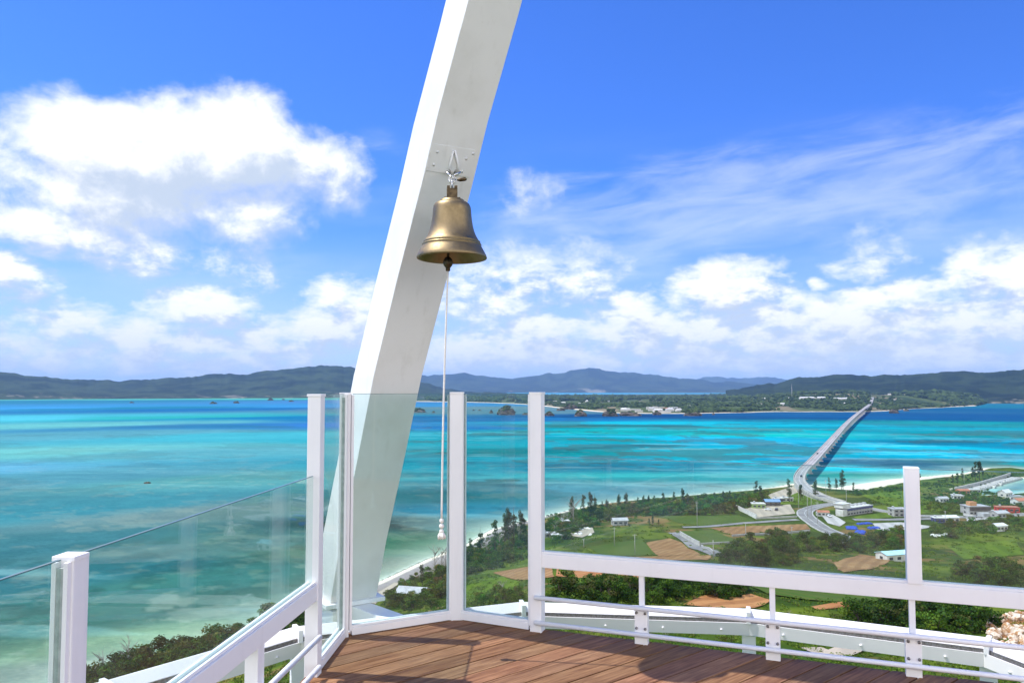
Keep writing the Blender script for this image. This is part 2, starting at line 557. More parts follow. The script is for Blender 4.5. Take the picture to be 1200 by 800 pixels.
# ---------------------------------------------------------------- railings
def upright(parent, p, z0, z1, rz, w=.09, name='post', chan=(0,), cz=None, cw=.018):
    """square post with a cap and glazing channels on the sides where glass runs in"""
    m = MB(); m.box((p[0], p[1], (Z(z0) + Z(z1) - .008) / 2), (w, w, z1 - z0 - .008), rz)
    o = m.build(name, 'white', parent, bevel=.005)
    c = MB(); c.box((p[0], p[1], Z(z1) - .003), (w + (.008 if chan else .001), w + (.008 if chan else .001), .014), rz); c.build('cap', 'white', o, bevel=.003)
    cz = z0 if cz is None else cz
    for a in chan:
        q = (p[0] + math.cos(a) * (w / 2 + cw / 2), p[1] + math.sin(a) * (w / 2 + cw / 2))
        for sg in (-1, 1):
            m = MB(); m.box((q[0] - math.sin(a) * sg * .018, q[1] + math.cos(a) * sg * .018, (Z(cz) + Z(z1) - .01) / 2), (cw, .014, z1 - cz - .012), a)
            m.build('glazing_channel', 'white', o, bevel=.002)
        m = MB(); m.box((q[0], q[1], (Z(cz) + Z(z1)) / 2 - .012), (cw * .75, .021, z1 - cz - .03), a); m.build('gasket', 'gasket', o)
    return o


def pane(parent, p, q, z0, z1, label=None):
    p, q = Vector((p[0], p[1])), Vector((q[0], q[1])); d = (q - p).normalized()
    m = MB(); a = math.atan2(d.y, d.x); c = (p + q) / 2
    m.box((c.x, c.y, (Z(z0) + Z(z1)) / 2), ((q - p).length, .010, z1 - z0), a)
    o = m.build('glass_panel', 'glass', parent)
    t = MB(); t.box((c.x, c.y, Z(z1) + .0026), ((q - p).length, .010, .003), a); t.build('glass_edge', 'glass_edge', o)
    return o


def rail_bar(parent, p, q, z0, z1, w, name='top_rail', bevel=.006, lip=True):
    m = MB(); m.bar((p[0], p[1], (Z(z0) + Z(z1)) / 2), (q[0], q[1], (Z(z0) + Z(z1)) / 2), w, z1 - z0)
    o = m.build(name, 'white', parent, bevel=bevel)
    if lip:
        d = Vector((q[0] - p[0], q[1] - p[1])).normalized(); n_ = Vector((-d.y, d.x))
        for sg in (-1, 1):
            m = MB(); m.bar((p[0] + n_.x * sg * .018, p[1] + n_.y * sg * .018, Z(z1) + .008), (q[0] + n_.x * sg * .018, q[1] + n_.y * sg * .018, Z(z1) + .008), .012, .014)
            m.build('glazing_bead', 'white', o, bevel=.002)
    return o


def lower_rails(root, P, t0, t1, plates, inn, zs=(-1.372, -1.535), spindle=(.032, .034), end_plate=()):
    """two thin rods on flat plates outside the deck edge, with thin spindles up to the rail; P(t) runs along the railing"""
    d = (P(1.0) - P(0.0)); a = math.atan2(d.y, d.x)
    iv = Vector(inn)
    for z in zs:
        a0, a1 = P(t0) + iv * .058, P(t1) + iv * .058
        m = MB(); m.tube([(a0.x, a0.y, Z(z)), (a1.x, a1.y, Z(z))], .0145, 12); m.build('rod', 'white', root)
    for t in plates:
        q = P(t)
        if t not in end_plate:
            m = MB(); m.box((q.x, q.y, (Z(-1.17) + Z(-1.37)) / 2 - .003), (*spindle, .20), a); m.build('spindle', 'white', root, bevel=.003)
        q2 = P(t) + iv * .012
        m = MB(); m.box((q2.x, q2.y, Z(-1.585)), (.082, .05, .42), a)
        pl = m.build('bracket_plate', 'white', root, bevel=.003)
        for dx_, z in ((-.027, -1.405), (.027, -1.405), (-.027, -1.5), (.027, -1.5)):
            b_ = P(t + dx_) + iv * .036; e_ = P(t + dx_) + iv * .049
            m = MB(); m.tube([(b_.x, b_.y, Z(z)), (e_.x, e_.y, Z(z))], .0085, 6); m.build('bolt', 'bolt', pl)


aR = math.atan2(UR.y, UR.x); aL = math.atan2(UL.y, UL.x)
inR = (UR.y, -UR.x); inL = (-UL.y, UL.x)
RT, RB = -1.09, -1.18           # top and bottom of the handrail
TE = 2.245

# right railing
rr = thing('glass_railing', (*PR(TE), Z(DECK)), 'low white railing right of the tall glass screen, with clear panes standing above its rail', 'railing')
rail_bar(rr, PR(.0), PR(5.4), RB, RT, .062)
for t in (TE, 2 * TE):
    upright(rr, PR(t), RT + .0, -.447, aR, .076, chan=())
for i, (a0, a1) in enumerate(((.055, TE - .05), (TE + .05, 2 * TE - .05))):
    pane(rr, PR(a0), PR(a1), RT + .002, -.455)
lower_rails(rr, PR, .0, 5.4, [.70, 1.485, 2.23, 3.0, 3.7, 4.4], inR)

# left railing
lr = thing('glass_railing', (*PL(1.1), Z(DECK)), 'low white railing at the left edge, nearest the viewer, with glass above its broad rail', 'railing')
TL = Vector((-1.293 - A[0], 2.28 - A[1])).length
rail_bar(lr, PL(.03), PL(TL - .047), RB, RT, .066)
rail_bar(lr, PL(TL + .047), PL(4.2), RB, RT, .066)
upright(lr, PL(TL), -1.9, -.487, aL, .062, chan=(aL, aL + math.pi), cz=RT)
upright(lr, PL(2 * TL), -1.9, -.487, aL, .072, chan=(aL, aL + math.pi), cz=RT)
pane(lr, PL(.05), PL(TL - .05), RT + .002, -.492)
pane(lr, PL(TL + .05), PL(2 * TL - .05), RT + .002, -.492)
lower_rails(lr, PL, .06, 4.2, [.80, 1.45, 2.6], inL, spindle=(.075, .062))

# tall screen of three panes round the corner of the deck
gs = thing('glass_screen', (C[0], C[1], Z(DECK)), 'tall white framed screen of three full height glass panes at the corner of the deck', 'glass screen')
def ang(p, q): return math.atan2(q[1] - p[1], q[0] - p[0])
aAB, aBC, aCD = ang(A, B), ang(B, C), ang(C, D)
upright(gs, A, -1.95, -.034, aL, .076, chan=(aAB,), cz=DECK + .03)
upright(gs, B, -1.66, -.030, (aAB + aBC) / 2 - R(45), .07, chan=(aAB + math.pi, aBC), cz=DECK + .03)
upright(gs, C, -1.66, -.026, (aBC + aCD) / 2, .092, chan=(aBC + math.pi, aCD), cz=DECK + .03)
upright(gs, D, -1.72, -.026, aR, .080, chan=(aCD + math.pi,), cz=DECK + .03)
for p, q in ((A, B), (B, C), (C, D)):
    u = (Vector(q) - Vector(p)).normalized()
    p2, q2 = Vector(p) + u * .052, Vector(q) - u * .052
    rail_bar(gs, p2, q2, DECK + .004, DECK + .052, .058, 'bottom_rail', .004)
    pane(gs, p2, q2, DECK + .054, -.036)

# ---------------------------------------------------------------- white ring channel outside the deck
J = [atz(-260, 880, Z(-1.6)), atz(125, 799, Z(-1.6)), atz(348, 735, Z(-1.6)), atz(612, 706, Z(-1.6)), atz(877, 714, Z(-1.6)), atz(1158, 748, Z(-1.6)), atz(1440, 850, Z(-1.6))]
J = [Vector((p.x, p.y, Z(-1.6))) for p in J][::-1]          # run right to left so that "out" points away from the deck
rg = thing('ring_channel', tuple(J[3]), 'white steel ring channel with bolted grey face running just outside the deck edge', 'steel ring')
ring_prof = [(-.075, -.160), (-.075, -.074), (-.064, -.074), (-.064, -.095), (-.048, -.095), (-.048, -.050), (.020, .0), (.032, .0), (.032, -.160)]
for i in range(len(J) - 1):
    a, b = J[i], J[i + 1]; d = (b - a).normalized()
    m = MB(); m.sweep([(-o, u) for o, u in ring_prof][::-1], [a + d * .006, b - d * .006])
    seg = m.build('channel_segment', 'grey_paint', rg)
    ss = MB(); nv = Vector((-d.y, d.x, 0)); ss.bar(a + d * .01 + nv * .0535 + Vector((0, 0, -.066)), b - d * .01 + nv * .0535 + Vector((0, 0, -.066)), .009, .030); ss.build('groove_shade_strip', 'bolt', seg)  # dark strip put in to stand for the shade inside the groove
    L_ = (b - a).length; nrm = Vector((-d.y, d.x, 0))
    k = max(2, int(L_ / .38))
    for q in range(k):
        c = a + d * (L_ * (q + .5) / k) + nrm * .075 + Vector((0, 0, -.125))
        m = MB(); m.tube([c - nrm * .004, c + nrm * .008], .009, 8); m.build('rivet', 'white', seg)
for j in J[1:-1]:
    d = (Vector((.6, 2.0, j.z)) - j).normalized()
    a = math.atan2(d.y, d.x)
    m = MB(); m.box((j.x + d.x * .015, j.y + d.y * .015, j.z - .035), (.16, .03, .085), a); m.build('joint_cap', 'white', rg, bevel=.004)
    m = MB(); m.box((j.x + d.x * .03, j.y + d.y * .03, j.z - .72), (.04, .095, 1.10), a); m.build('support_post', 'white', rg, bevel=.004)

# ---------------------------------------------------------------- leaning mast
ms = thing('leaning_mast', (-1.15, 5.85, Z(-1.72)), 'tall white square mast leaning to the right behind the glass with a bell on it', 'mast')
def mastD(z): return 5.20 - .30 * z
st = []
for px, py in ((387, 707), (398, 640), (417.5, 545), (438, 440), (466, 325), (496, 208), (514, 130), (549, 0)):
    Dd = 5.3
    for _ in range(20): Dd = mastD(aty(px, py, Dd).z - EYE)
    st.append(aty(px, py, Dd))
dtop = (st[-1] - st[-3]).normalized()
st.append(st[-1] + dtop * 1.6); st.append(st[-1] + dtop * 1.6)
am = R(33.5); w = .36
fr_ = Vector((math.cos(am), math.sin(am), 0)); bk = Vector((-math.sin(am), math.cos(am), 0))
m = MB(); vs = []
st[0] = st[0] + (st[1] - st[0]).normalized() * 0
for p in st: vs += [p, p + fr_ * w, p + fr_ * w + bk * w, p + bk * w]
n_ = len(st)
fs = [(3, 2, 1, 0), tuple(range(4 * n_ - 4, 4 * n_))]
for i in range(n_ - 1): fs += [(4 * i + k, 4 * i + (k + 1) % 4, 4 * i + 4 + (k + 1) % 4, 4 * i + 4 + k) for k in range(4)]
m.add(vs, fs); m.build('shaft', 'mast', ms, bevel=.006)
# welded splice plate behind the bell bracket, and rivets
def onface(px, py, off=0.0):
    Dd = 5.1
    nf = Vector((math.sin(am), -math.cos(am), 0)); 
    # front face plane through the corner line near this height
    for k in range(len(st) - 1):
        zz = aty(px, py, 5.05).z
        if st[k].z <= zz <= st[k + 1].z:
            t = (zz - st[k].z) / (st[k + 1].z - st[k].z); c = st[k].lerp(st[k + 1], t); break
    r = ray(px, py); o = Vector((0, 0, EYE)); lean = (st[5] - st[4]).normalized(); nn = fr_.cross(lean).normalized()
    if nn.y > 0: nn = -nn
    t = (c - o).dot(nn) / r.dot(nn)
    return o + r * t + nn * off, nn, lean
q1, nn, lean = onface(499, 200, .0035); q2, _, _ = onface(550, 208, .0035); q3, _, _ = onface(557, 176, .0035); q4, _, _ = onface(506.5, 168, .0035)
m = MB(); m.hexa([q - nn * .006 for q in (q1, q2, q3, q4)], [q for q in (q1, q2, q3, q4)]); sp = m.build('splice_plate', 'mast', ms, bevel=.0015)
for px, py in ((512, 178), (508, 193), (546, 186), (541, 201), (554, 180)):
    q, _, _ = onface(px, py, .002); m = MB(); m.tube([q, q + nn * .003], .010, 8); m.build('rivet', 'mast', sp)
q, _, _ = onface(531, 183, .002)
BELL = Vector((-.371, 4.70, 0))
hang = Vector((BELL.x, BELL.y, aty(530, 206, 4.70).z))
tip = aty(531, 177, 4.85)
m = MB(); m.tube([onface(527, 203, .0)[0], aty(527, 200, 4.85), hang + Vector((-.035, .03, .03)), hang + Vector((-.012, 0, .0))], .007, 8)
m.tube([onface(533, 203, .0)[0], aty(534, 200, 4.85), hang + Vector((.045, .03, .03)), hang + Vector((.012, 0, .0))], .007, 8)
m.build('bell_hook', 'steel', ms)
m = MB(); m.tube([onface(525, 203, .008)[0], onface(526.5, 192, .010)[0], onface(530.5, 176, .010)[0], onface(532.5, 177, .010)[0], onface(536, 192, .010)[0], onface(536, 204, .008)[0]], .007, 8)
m.build('cable_loop', 'white', ms)
# foot: base plate and bearer that ties the mast to the deck edge
c0 = (st[0] + st[0] + fr_ * w + bk * w * 2) / 2 + fr_ * 0
c0 = st[0] + fr_ * (w / 2) + bk * (w / 2)
m = MB(); m.box((c0.x, c0.y, st[0].z - .012), (.46, .46, .03), am); m.build('base_plate', 'white', ms, bevel=.004)
m = MB(); tgt = Vector((-.70, 5.33)); u = (tgt - Vector((c0.x, c0.y))).normalized(); s0 = Vector((c0.x, c0.y)) + u * .0
m.bar((s0.x, s0.y, st[0].z - .085), (tgt.x, tgt.y, st[0].z - .085), .15, .11); m.build('bearer', 'white', ms, bevel=.004)
m = MB(); m.box((c0.x, c0.y, st[0].z - .75), (.30, .30, 1.36), am); m.build('stub_column', 'white', ms, bevel=.004)

# ---------------------------------------------------------------- bell, shackle, rope
k = 4.70 / 900
zr = aty(530, 303, 4.70).z
bt = thing('bell', (BELL.x, BELL.y, zr), 'aged brass bell with raised bands hanging in front of the leaning mast', 'bell')
prof = [(41.2, 0), (41.6, 1.2), (40.6, 4), (38.8, 7.5), (36.6, 11.5), (34.8, 14.5), (34.6, 15.2), (35.2, 15.8), (34.9, 16.8), (33.8, 17.2), (33.4, 18.4), (33.9, 19), (33.5, 20), (32.4, 20.4),
        (30.6, 23.5), (28.2, 28), (26.3, 33), (24.9, 38.5), (23.8, 45), (23.0, 52), (22.6, 58), (22.0, 61.5), (20.4, 64.6), (18.2, 66.4), (15.0, 67.4), (14.4, 67.6), (14.2, 69.5), (8, 70.2), (0.01, 70.3)]
inner = [(41.2, 0), (39.6, -.2), (38.0, 1.5), (32, 14), (25, 30), (21.5, 46), (20, 58), (14, 63), (.01, 64)]
m = MB(); m.lathe([(a * k, b * k) for a, b in prof], (BELL.x, BELL.y, zr)); m.lathe([(a * k, b * k) for a, b in inner], (BELL.x, BELL.y, zr))
body = m.build('bell_body', 'brass', bt, fix=False)
b_ = bmesh.new(); b_.from_mesh(body.data); bmesh.ops.remove_doubles(b_, verts=b_.verts, dist=.0004); bmesh.ops.recalc_face_normals(b_, faces=b_.faces); b_.to_mesh(body.data); b_.free()
m = MB()
m.box((BELL.x, BELL.y, zr + 77 * k), (12.5 * k, 8 * k, 13 * k), .12)
for s_ in (-1, 1): m.box((BELL.x + s_ * 4.4 * k, BELL.y, zr + 84.5 * k), (3.4 * k, 8 * k, 4 * k), .12)
m.box((BELL.x, BELL.y, zr + 70.7 * k), (19 * k, 14 * k, 2.4 * k), .12)
m.build('crown', 'dark_brass', bt, bevel=.003)
m = MB()
cx = BELL.x - 4.5 * k
m.tube([(BELL.x, BELL.y, zr + 60 * k), (cx, BELL.y, zr + 2 * k)], 1.6 * k, 8)
m.lathe([(.002, 2.2 * k), (3.2 * k, 1.3 * k), (5.2 * k, -1.4 * k), (5.9 * k, -4.8 * k), (5.2 * k, -8 * k), (3.3 * k, -10.4 * k), (2.7 * k, -11.2 * k), (2.7 * k, -14.5 * k), (.002, -15.5 * k)], (cx, BELL.y, zr), 20)
m.build('clapper', 'dark_brass', bt, fix=True)
sh = MB()
for s_ in (-1, 1):
    pts = [hang + Vector((s_ * .006 + math.cos(t) * .013, s_ * .004, -.024 + math.sin(t) * .022)) for t in [6.2832 * i / 16 for i in range(17)]]
    sh.tube(pts, .0042, 8)
pts = [hang + Vector((0, math.cos(t) * .014, -.056 + math.sin(t) * .024)) for t in [6.2832 * i / 16 for i in range(17)]]
sh.tube(pts, .0042, 8)
s1 = sh.build('shackle', 'steel', bt)
m = MB(); q = hang + Vector((.03, -.01, -.03)); m.tube([q, q + Vector((.018, 0, .002)), q + Vector((.05, 0, .006)), q + Vector((.062, 0, .006))], [.004, .012, .012, .004], 10); m.build('swivel_pin', 'dark_brass', bt)

rp = thing('bell_rope', (cx, BELL.y, zr - 16 * k), 'thin white rope with a knotted tassel hanging from the bell clapper', 'rope')
top = Vector((cx, BELL.y, zr - 15 * k)); bot = aty(517.5, 608, 4.70)
m = MB(); pts = []
for i in range(25):
    t = i / 24; p_ = top.lerp(bot, t); p_.x += math.sin(t * math.pi) * -.006; pts.append(p_)
m.tube(pts, .0060, 8); cord = m.build('cord', 'rope', rp)
for dy_, r_ in ((0, 2.6), (-6, 3.0), (-12, 2.7)):
    m = MB(); m.lathe([(.002, 3.0 * k), (r_ * .8 * k, 1.9 * k), (r_ * k, 0), (r_ * .8 * k, -1.9 * k), (.002, -3.0 * k)], (bot.x, bot.y, bot.z + (dy_ - 2) * k), 14); m.build('knot', 'rope', rp)
m = MB(); m.lathe([(.002, -14 * k), (1.8 * k, -15.5 * k), (2.4 * k, -18.5 * k), (3.0 * k, -21 * k), (.002, -21.5 * k)], tuple(bot), 12)
for i in range(16):
    a = i * 6.283 / 16; r0, r1 = 1.2 * k, (2.6 + 2.2 * rnd.random()) * k
    m.tube([(bot.x + math.cos(a) * r0, bot.y + math.sin(a) * r0, bot.z - 15 * k), (bot.x + math.cos(a) * r1 * .9, bot.y + math.sin(a) * r1 * .9, bot.z - 19 * k),
            (bot.x + math.cos(a) * r1, bot.y + math.sin(a) * r1, bot.z - (21 + 2 * rnd.random()) * k)], [.006, .006, .004], 6)
m.build('tassel', 'rope', rp)
# ---------------------------------------------------------------- numpy noise and big meshes
def _hash(ix, iy, seed):
    h = (ix.astype(np.int64) * 374761393 + iy.astype(np.int64) * 668265263 + seed * 1442695041) & 0xffffffff
    h = ((h ^ (h >> 13)) * 1274126177) & 0xffffffff
    return ((h ^ (h >> 16)) & 0xffffff) / float(0xffffff)


def vnoise(x, y, seed=0):
    ix, iy = np.floor(x), np.floor(y); fx, fy = x - ix, y - iy
    fx, fy = fx * fx * (3 - 2 * fx), fy * fy * (3 - 2 * fy)
    a, b, c_, d = _hash(ix, iy, seed), _hash(ix + 1, iy, seed), _hash(ix, iy + 1, seed), _hash(ix + 1, iy + 1, seed)
    return (a + (b - a) * fx) + ((c_ + (d - c_) * fx) - (a + (b - a) * fx)) * fy


def fbm(x, y, seed=0, o=5, g=.5):
    s, am, t = 0, 1.0, 0
    for i in range(o):
        s = s + vnoise(x * 2 ** i + 17.3 * i, y * 2 ** i - 9.1 * i, seed + i) * am; t += am; am *= g
    return s / t


def sst(x, a, b):
    t = np.clip((x - a) / (b - a), 0, 1); return t * t * (3 - 2 * t)


def lerp(a, b, t): return a + (b - a) * t[..., None]


def np_mesh(name, verts, faces, mat, col=None, smooth=True, parent=None, loops=None):
    me = bpy.data.meshes.new(name); n, k = faces.shape
    me.vertices.add(len(verts)); me.vertices.foreach_set('co', np.ascontiguousarray(verts, dtype=np.float32).ravel())
    me.loops.add(n * k); me.loops.foreach_set('vertex_index', np.ascontiguousarray(faces, dtype=np.int32).ravel())
    me.polygons.add(n); me.polygons.foreach_set('loop_start', np.arange(0, n * k, k, dtype=np.int32))
    me.polygons.foreach_set('loop_total', np.full(n, k, dtype=np.int32))
    me.polygons.foreach_set('use_smooth', np.full(n, smooth))
    me.update(calc_edges=True)
    for m_ in (mat if isinstance(mat, (list, tuple)) else [mat]): me.materials.append(M[m_])
    if col is not None:
        at = me.color_attributes.new('tint', 'FLOAT_COLOR', 'POINT')
        at.data.foreach_set('color', np.concatenate([col, np.ones((len(col), 1))], 1).astype(np.float32).ravel())
    me.validate()
    o = bpy.data.objects.new(name, me); COL.objects.link(o)
    if parent: put(o, parent)
    return o


def polar(thetas, radii):
    T, RR = np.meshgrid(thetas, radii)
    x, y = (RR * np.sin(T)), (RR * np.cos(T))
    nr, ntt = T.shape; i = np.arange(nr - 1)[:, None] * ntt + np.arange(ntt - 1)[None]
    f = np.stack([i, i + 1, i + 1 + ntt, i + ntt], -1).reshape(-1, 4)[:, ::-1]
    return x, y, f


# ---------------------------------------------------------------- the shoreline of the near island
coast_px = [(60, 815), (150, 778), (240, 752), (330, 722), (400, 698), (440, 683), (500, 655), (545, 638), (575, 620), (640, 604), (690, 592), (740, 586), (800, 581), (870, 575),
            (905, 571), (925, 567), (945, 567), (975, 572), (1000, 568), (1040, 562), (1090, 558), (1130, 554), (1150, 549), (1185, 548), (1215, 552), (1215, 559), (1192, 561),
            (1160, 571), (1143, 577), (1150, 580.5), (1180, 579), (1215, 576), (1262, 566)]
coast = np.array([(-300, -200), (-190, 60)] + [tuple(atz(px, py, 0)[:2]) for px, py in coast_px] + [(1000, 560), (900, -300), (-200, -300)])


def coast_dist(x, y):
    """signed distance to the shoreline: positive inland"""
    best = np.full(x.shape, 1e18); inside = np.zeros(x.shape, bool)
    n = len(coast)
    for i in range(n):
        ax, ay = coast[i]; bx, by = coast[(i + 1) % n]; dx_, dy_ = bx - ax, by - ay
        t = np.clip(((x - ax) * dx_ + (y - ay) * dy_) / (dx_ * dx_ + dy_ * dy_), 0, 1)
        best = np.minimum(best, (x - ax - t * dx_) ** 2 + (y - ay - t * dy_) ** 2)
        cr = ((ay > y) != (by > y)) & (x < (bx - ax) * (y - ay) / (by - ay + 1e-12) + ax)
        inside ^= cr
    d = np.sqrt(best)
    return np.where(inside, d, -d)


def land_z(x, y, dc=None):
    x = np.asarray(x, float); y = np.asarray(y, float)
    if dc is None: dc = coast_dist(x, y)
    r = np.hypot(x, y)
    base = 2.4 * (1 - np.exp(-np.maximum(dc, 0) / 9)) + 1.6 * sst(dc, 25, 150)
    hill = 40 * sst(-r, -470, -95) * sst(dc, 10, 150)
    bumps = (fbm(x / 45, y / 45, 3, 4) - .5) * 5.0 * sst(dc, 15, 80) * (.3 + .7 * sst(-r, -480, -200))
    return np.where(dc > 0, base + hill + bumps, np.maximum(-.3 + dc * .08, -3.0))


def gz(x, y): return float(land_z(np.array([x]), np.array([y]))[0])


def ground(px, py):
    """the spot of the island's ground seen at a photo pixel"""
    r = ray(px, py)
    t = np.linspace(90, 1100, 700) / math.hypot(r.x, r.y)
    X, Y, Zr = r.x * t, r.y * t, EYE + r.z * t
    h = np.maximum(land_z(X, Y), 0)
    below = np.nonzero(Zr <= h)[0]
    k = below[0] if len(below) else 699
    if k:
        a, b = Zr[k - 1] - h[k - 1], h[k] - Zr[k]; f = a / (a + b + 1e-9); tt = t[k - 1] + (t[k] - t[k - 1]) * f
    else: tt = t[0]
    return Vector((r.x * tt, r.y * tt, EYE + r.z * tt))


def ground_many(pp): return [ground(*p) for p in pp]


# ---------------------------------------------------------------- sea
ctrl = [  # photo x, y and the colour the water has there
    (0, 463, 84, 163, 215), (300, 467, 99, 173, 210), (100, 470, 74, 158, 210), (0, 479, 64, 158, 212), (150, 478, 61, 155, 211), (300, 479, 48, 140, 208), (380, 476, 54, 148, 205),
    (0, 491, 84, 198, 212), (200, 489, 64, 193, 215), (340, 489, 24, 148, 212), (100, 498, 117, 208, 226), (300, 499, 69, 142, 203), (380, 498, 54, 127, 198), (100, 509, 102, 185, 215),
    (320, 509, 82, 200, 230), (50, 531, 120, 208, 218), (250, 530, 104, 190, 213), (100, 560, 94, 172, 198), (300, 560, 100, 176, 188), (50, 600, 97, 165, 186), (250, 600, 110, 152, 156),
    (30, 640, 80, 144, 161), (250, 640, 94, 146, 148), (30, 680, 91, 146, 157), (250, 680, 106, 150, 148), (150, 720, 126, 161, 161), (150, 760, 144, 171, 161), (40, 790, 140, 163, 150),
    (560, 478, 110, 160, 185), (560, 483, 100, 155, 180), (500, 491, 37, 132, 191), (600, 491, 37, 132, 191), (560, 501, 8, 150, 205), (560, 518, 10, 175, 200), (560, 545, 58, 160, 184), (560, 580, 58, 132, 146),
    (500, 610, 80, 142, 146), (480, 640, 80, 159, 141), (455, 670, 126, 171, 161), (600, 600, 73, 135, 144),
    (800, 488, 22, 105, 170), (700, 488, 25, 108, 172), (800, 497, 0, 163, 191), (700, 500, 6, 172, 190), (800, 507, 0, 187, 205), (800, 516, 0, 174, 214), (700, 516, 12, 172, 194), (700, 530, 18, 158, 175), (800, 530, 15, 161, 182),
    (700, 548, 46, 144, 174), (800, 546, 49, 153, 185), (800, 560, 73, 174, 189), (720, 575, 102, 165, 187), (850, 570, 142, 195, 204),
    (1000, 489, 22, 111, 175), (900, 489, 22, 108, 172), (1000, 505, 0, 165, 197), (900, 505, 0, 177, 201), (1000, 521, 0, 182, 220), (900, 520, 0, 177, 216), (1000, 540, 43, 145, 179), (900, 545, 64, 172, 197), (1000, 556, 82, 187, 194),
    (1150, 476, 46, 137, 188), (1150, 480, 32, 120, 183), (1150, 488, 22, 111, 179), (1150, 496, 0, 172, 195), (1150, 510, 12, 158, 182), (1150, 521, 0, 158, 205), (1150, 533, 0, 192, 220), (1150, 545, 33, 144, 152),
    (1180, 570, 40, 130, 155), (1160, 577, 60, 140, 155), (720, 460.5, 72, 163, 194), (560, 470, 115, 165, 190), (-200, 560, 94, 172, 198), (1400, 520, 0, 158, 205), (1400, 560, 36, 134, 147)]
WATER_K = .60
CAL = np.array([[1.0,1.0,1.0],[0.79,1.18,0.56],[0.26,0.68,0.54],[1.0,1.0,1.0],[0.18,0.69,0.52],[0.15,0.59,0.6],[1.0,1.0,1.0],[1.0,1.0,1.0],[0.54,0.83,0.6],[0.15,0.72,0.63],[0.83,0.85,0.66],[0.38,0.72,0.57],[1.0,1.0,1.0],[0.81,0.79,0.63],[0.71,0.79,0.64],[0.83,0.84,0.69],[0.74,0.77,0.64],[0.81,0.78,0.65],[0.82,0.83,0.67],[0.49,0.81,0.69],[1.08,0.93,0.8],[0.68,0.78,0.65],[0.92,0.88,0.78],[0.26,0.68,0.67],[0.31,0.76,0.69],[0.27,0.58,0.47],[1.0,1.24,0.81],[1.0,1.0,1.0],[0.92,0.78,0.59],[0.85,0.77,0.61],[0.15,0.75,0.75],[0.15,0.72,0.77],[0.15,0.63,0.82],[0.15,0.84,0.73],[0.23,0.89,0.78],[0.15,0.68,0.61],[0.15,0.17,0.15],[0.15,0.51,0.35],[0.15,0.15,0.15],[0.15,0.98,1.18],[0.15,0.4,0.49],[0.15,0.58,0.56],[0.15,1.43,1.2],[0.15,0.64,0.47],[0.15,1.09,0.78],[0.15,1.24,1.11],[0.15,0.71,0.56],[0.15,0.78,0.61],[0.15,1.26,1.11],[0.15,0.78,0.73],[0.15,1.03,0.9],[0.51,1.13,0.92],[0.61,0.8,0.73],[0.79,0.8,0.73],[0.15,0.66,0.66],[0.15,0.61,0.6],[0.15,0.83,0.68],[0.15,1.11,0.87],[0.2,1.18,0.95],[0.34,0.91,0.79],[0.15,0.9,0.99],[0.15,1.61,1.41],[0.21,0.95,0.67],[0.15,0.71,0.54],[0.15,0.59,0.54],[0.15,0.59,0.57],[0.15,0.81,0.65],[0.15,0.77,0.61],[0.15,0.75,0.62],[1.0,1.0,1.0],[0.15,1.09,0.9],[1.0,1.0,1.0],[0.15,3.0,3.0],[1.0,1.0,1.0],[0.37,0.61,1.0],[1.0,1.0,1.0],[1.0,1.0,1.0],[1.0,1.0,1.0]])
ca_ = np.array([[math.atan2(atz(p[0], p[1], 0).x, atz(p[0], p[1], 0).y) * 6, math.log(Vector(atz(p[0], p[1], 0)[:2]).length) * 6] for p in ctrl])
cc_ = np.array([lin(p[2:]) for p in ctrl]) * WATER_K * CAL


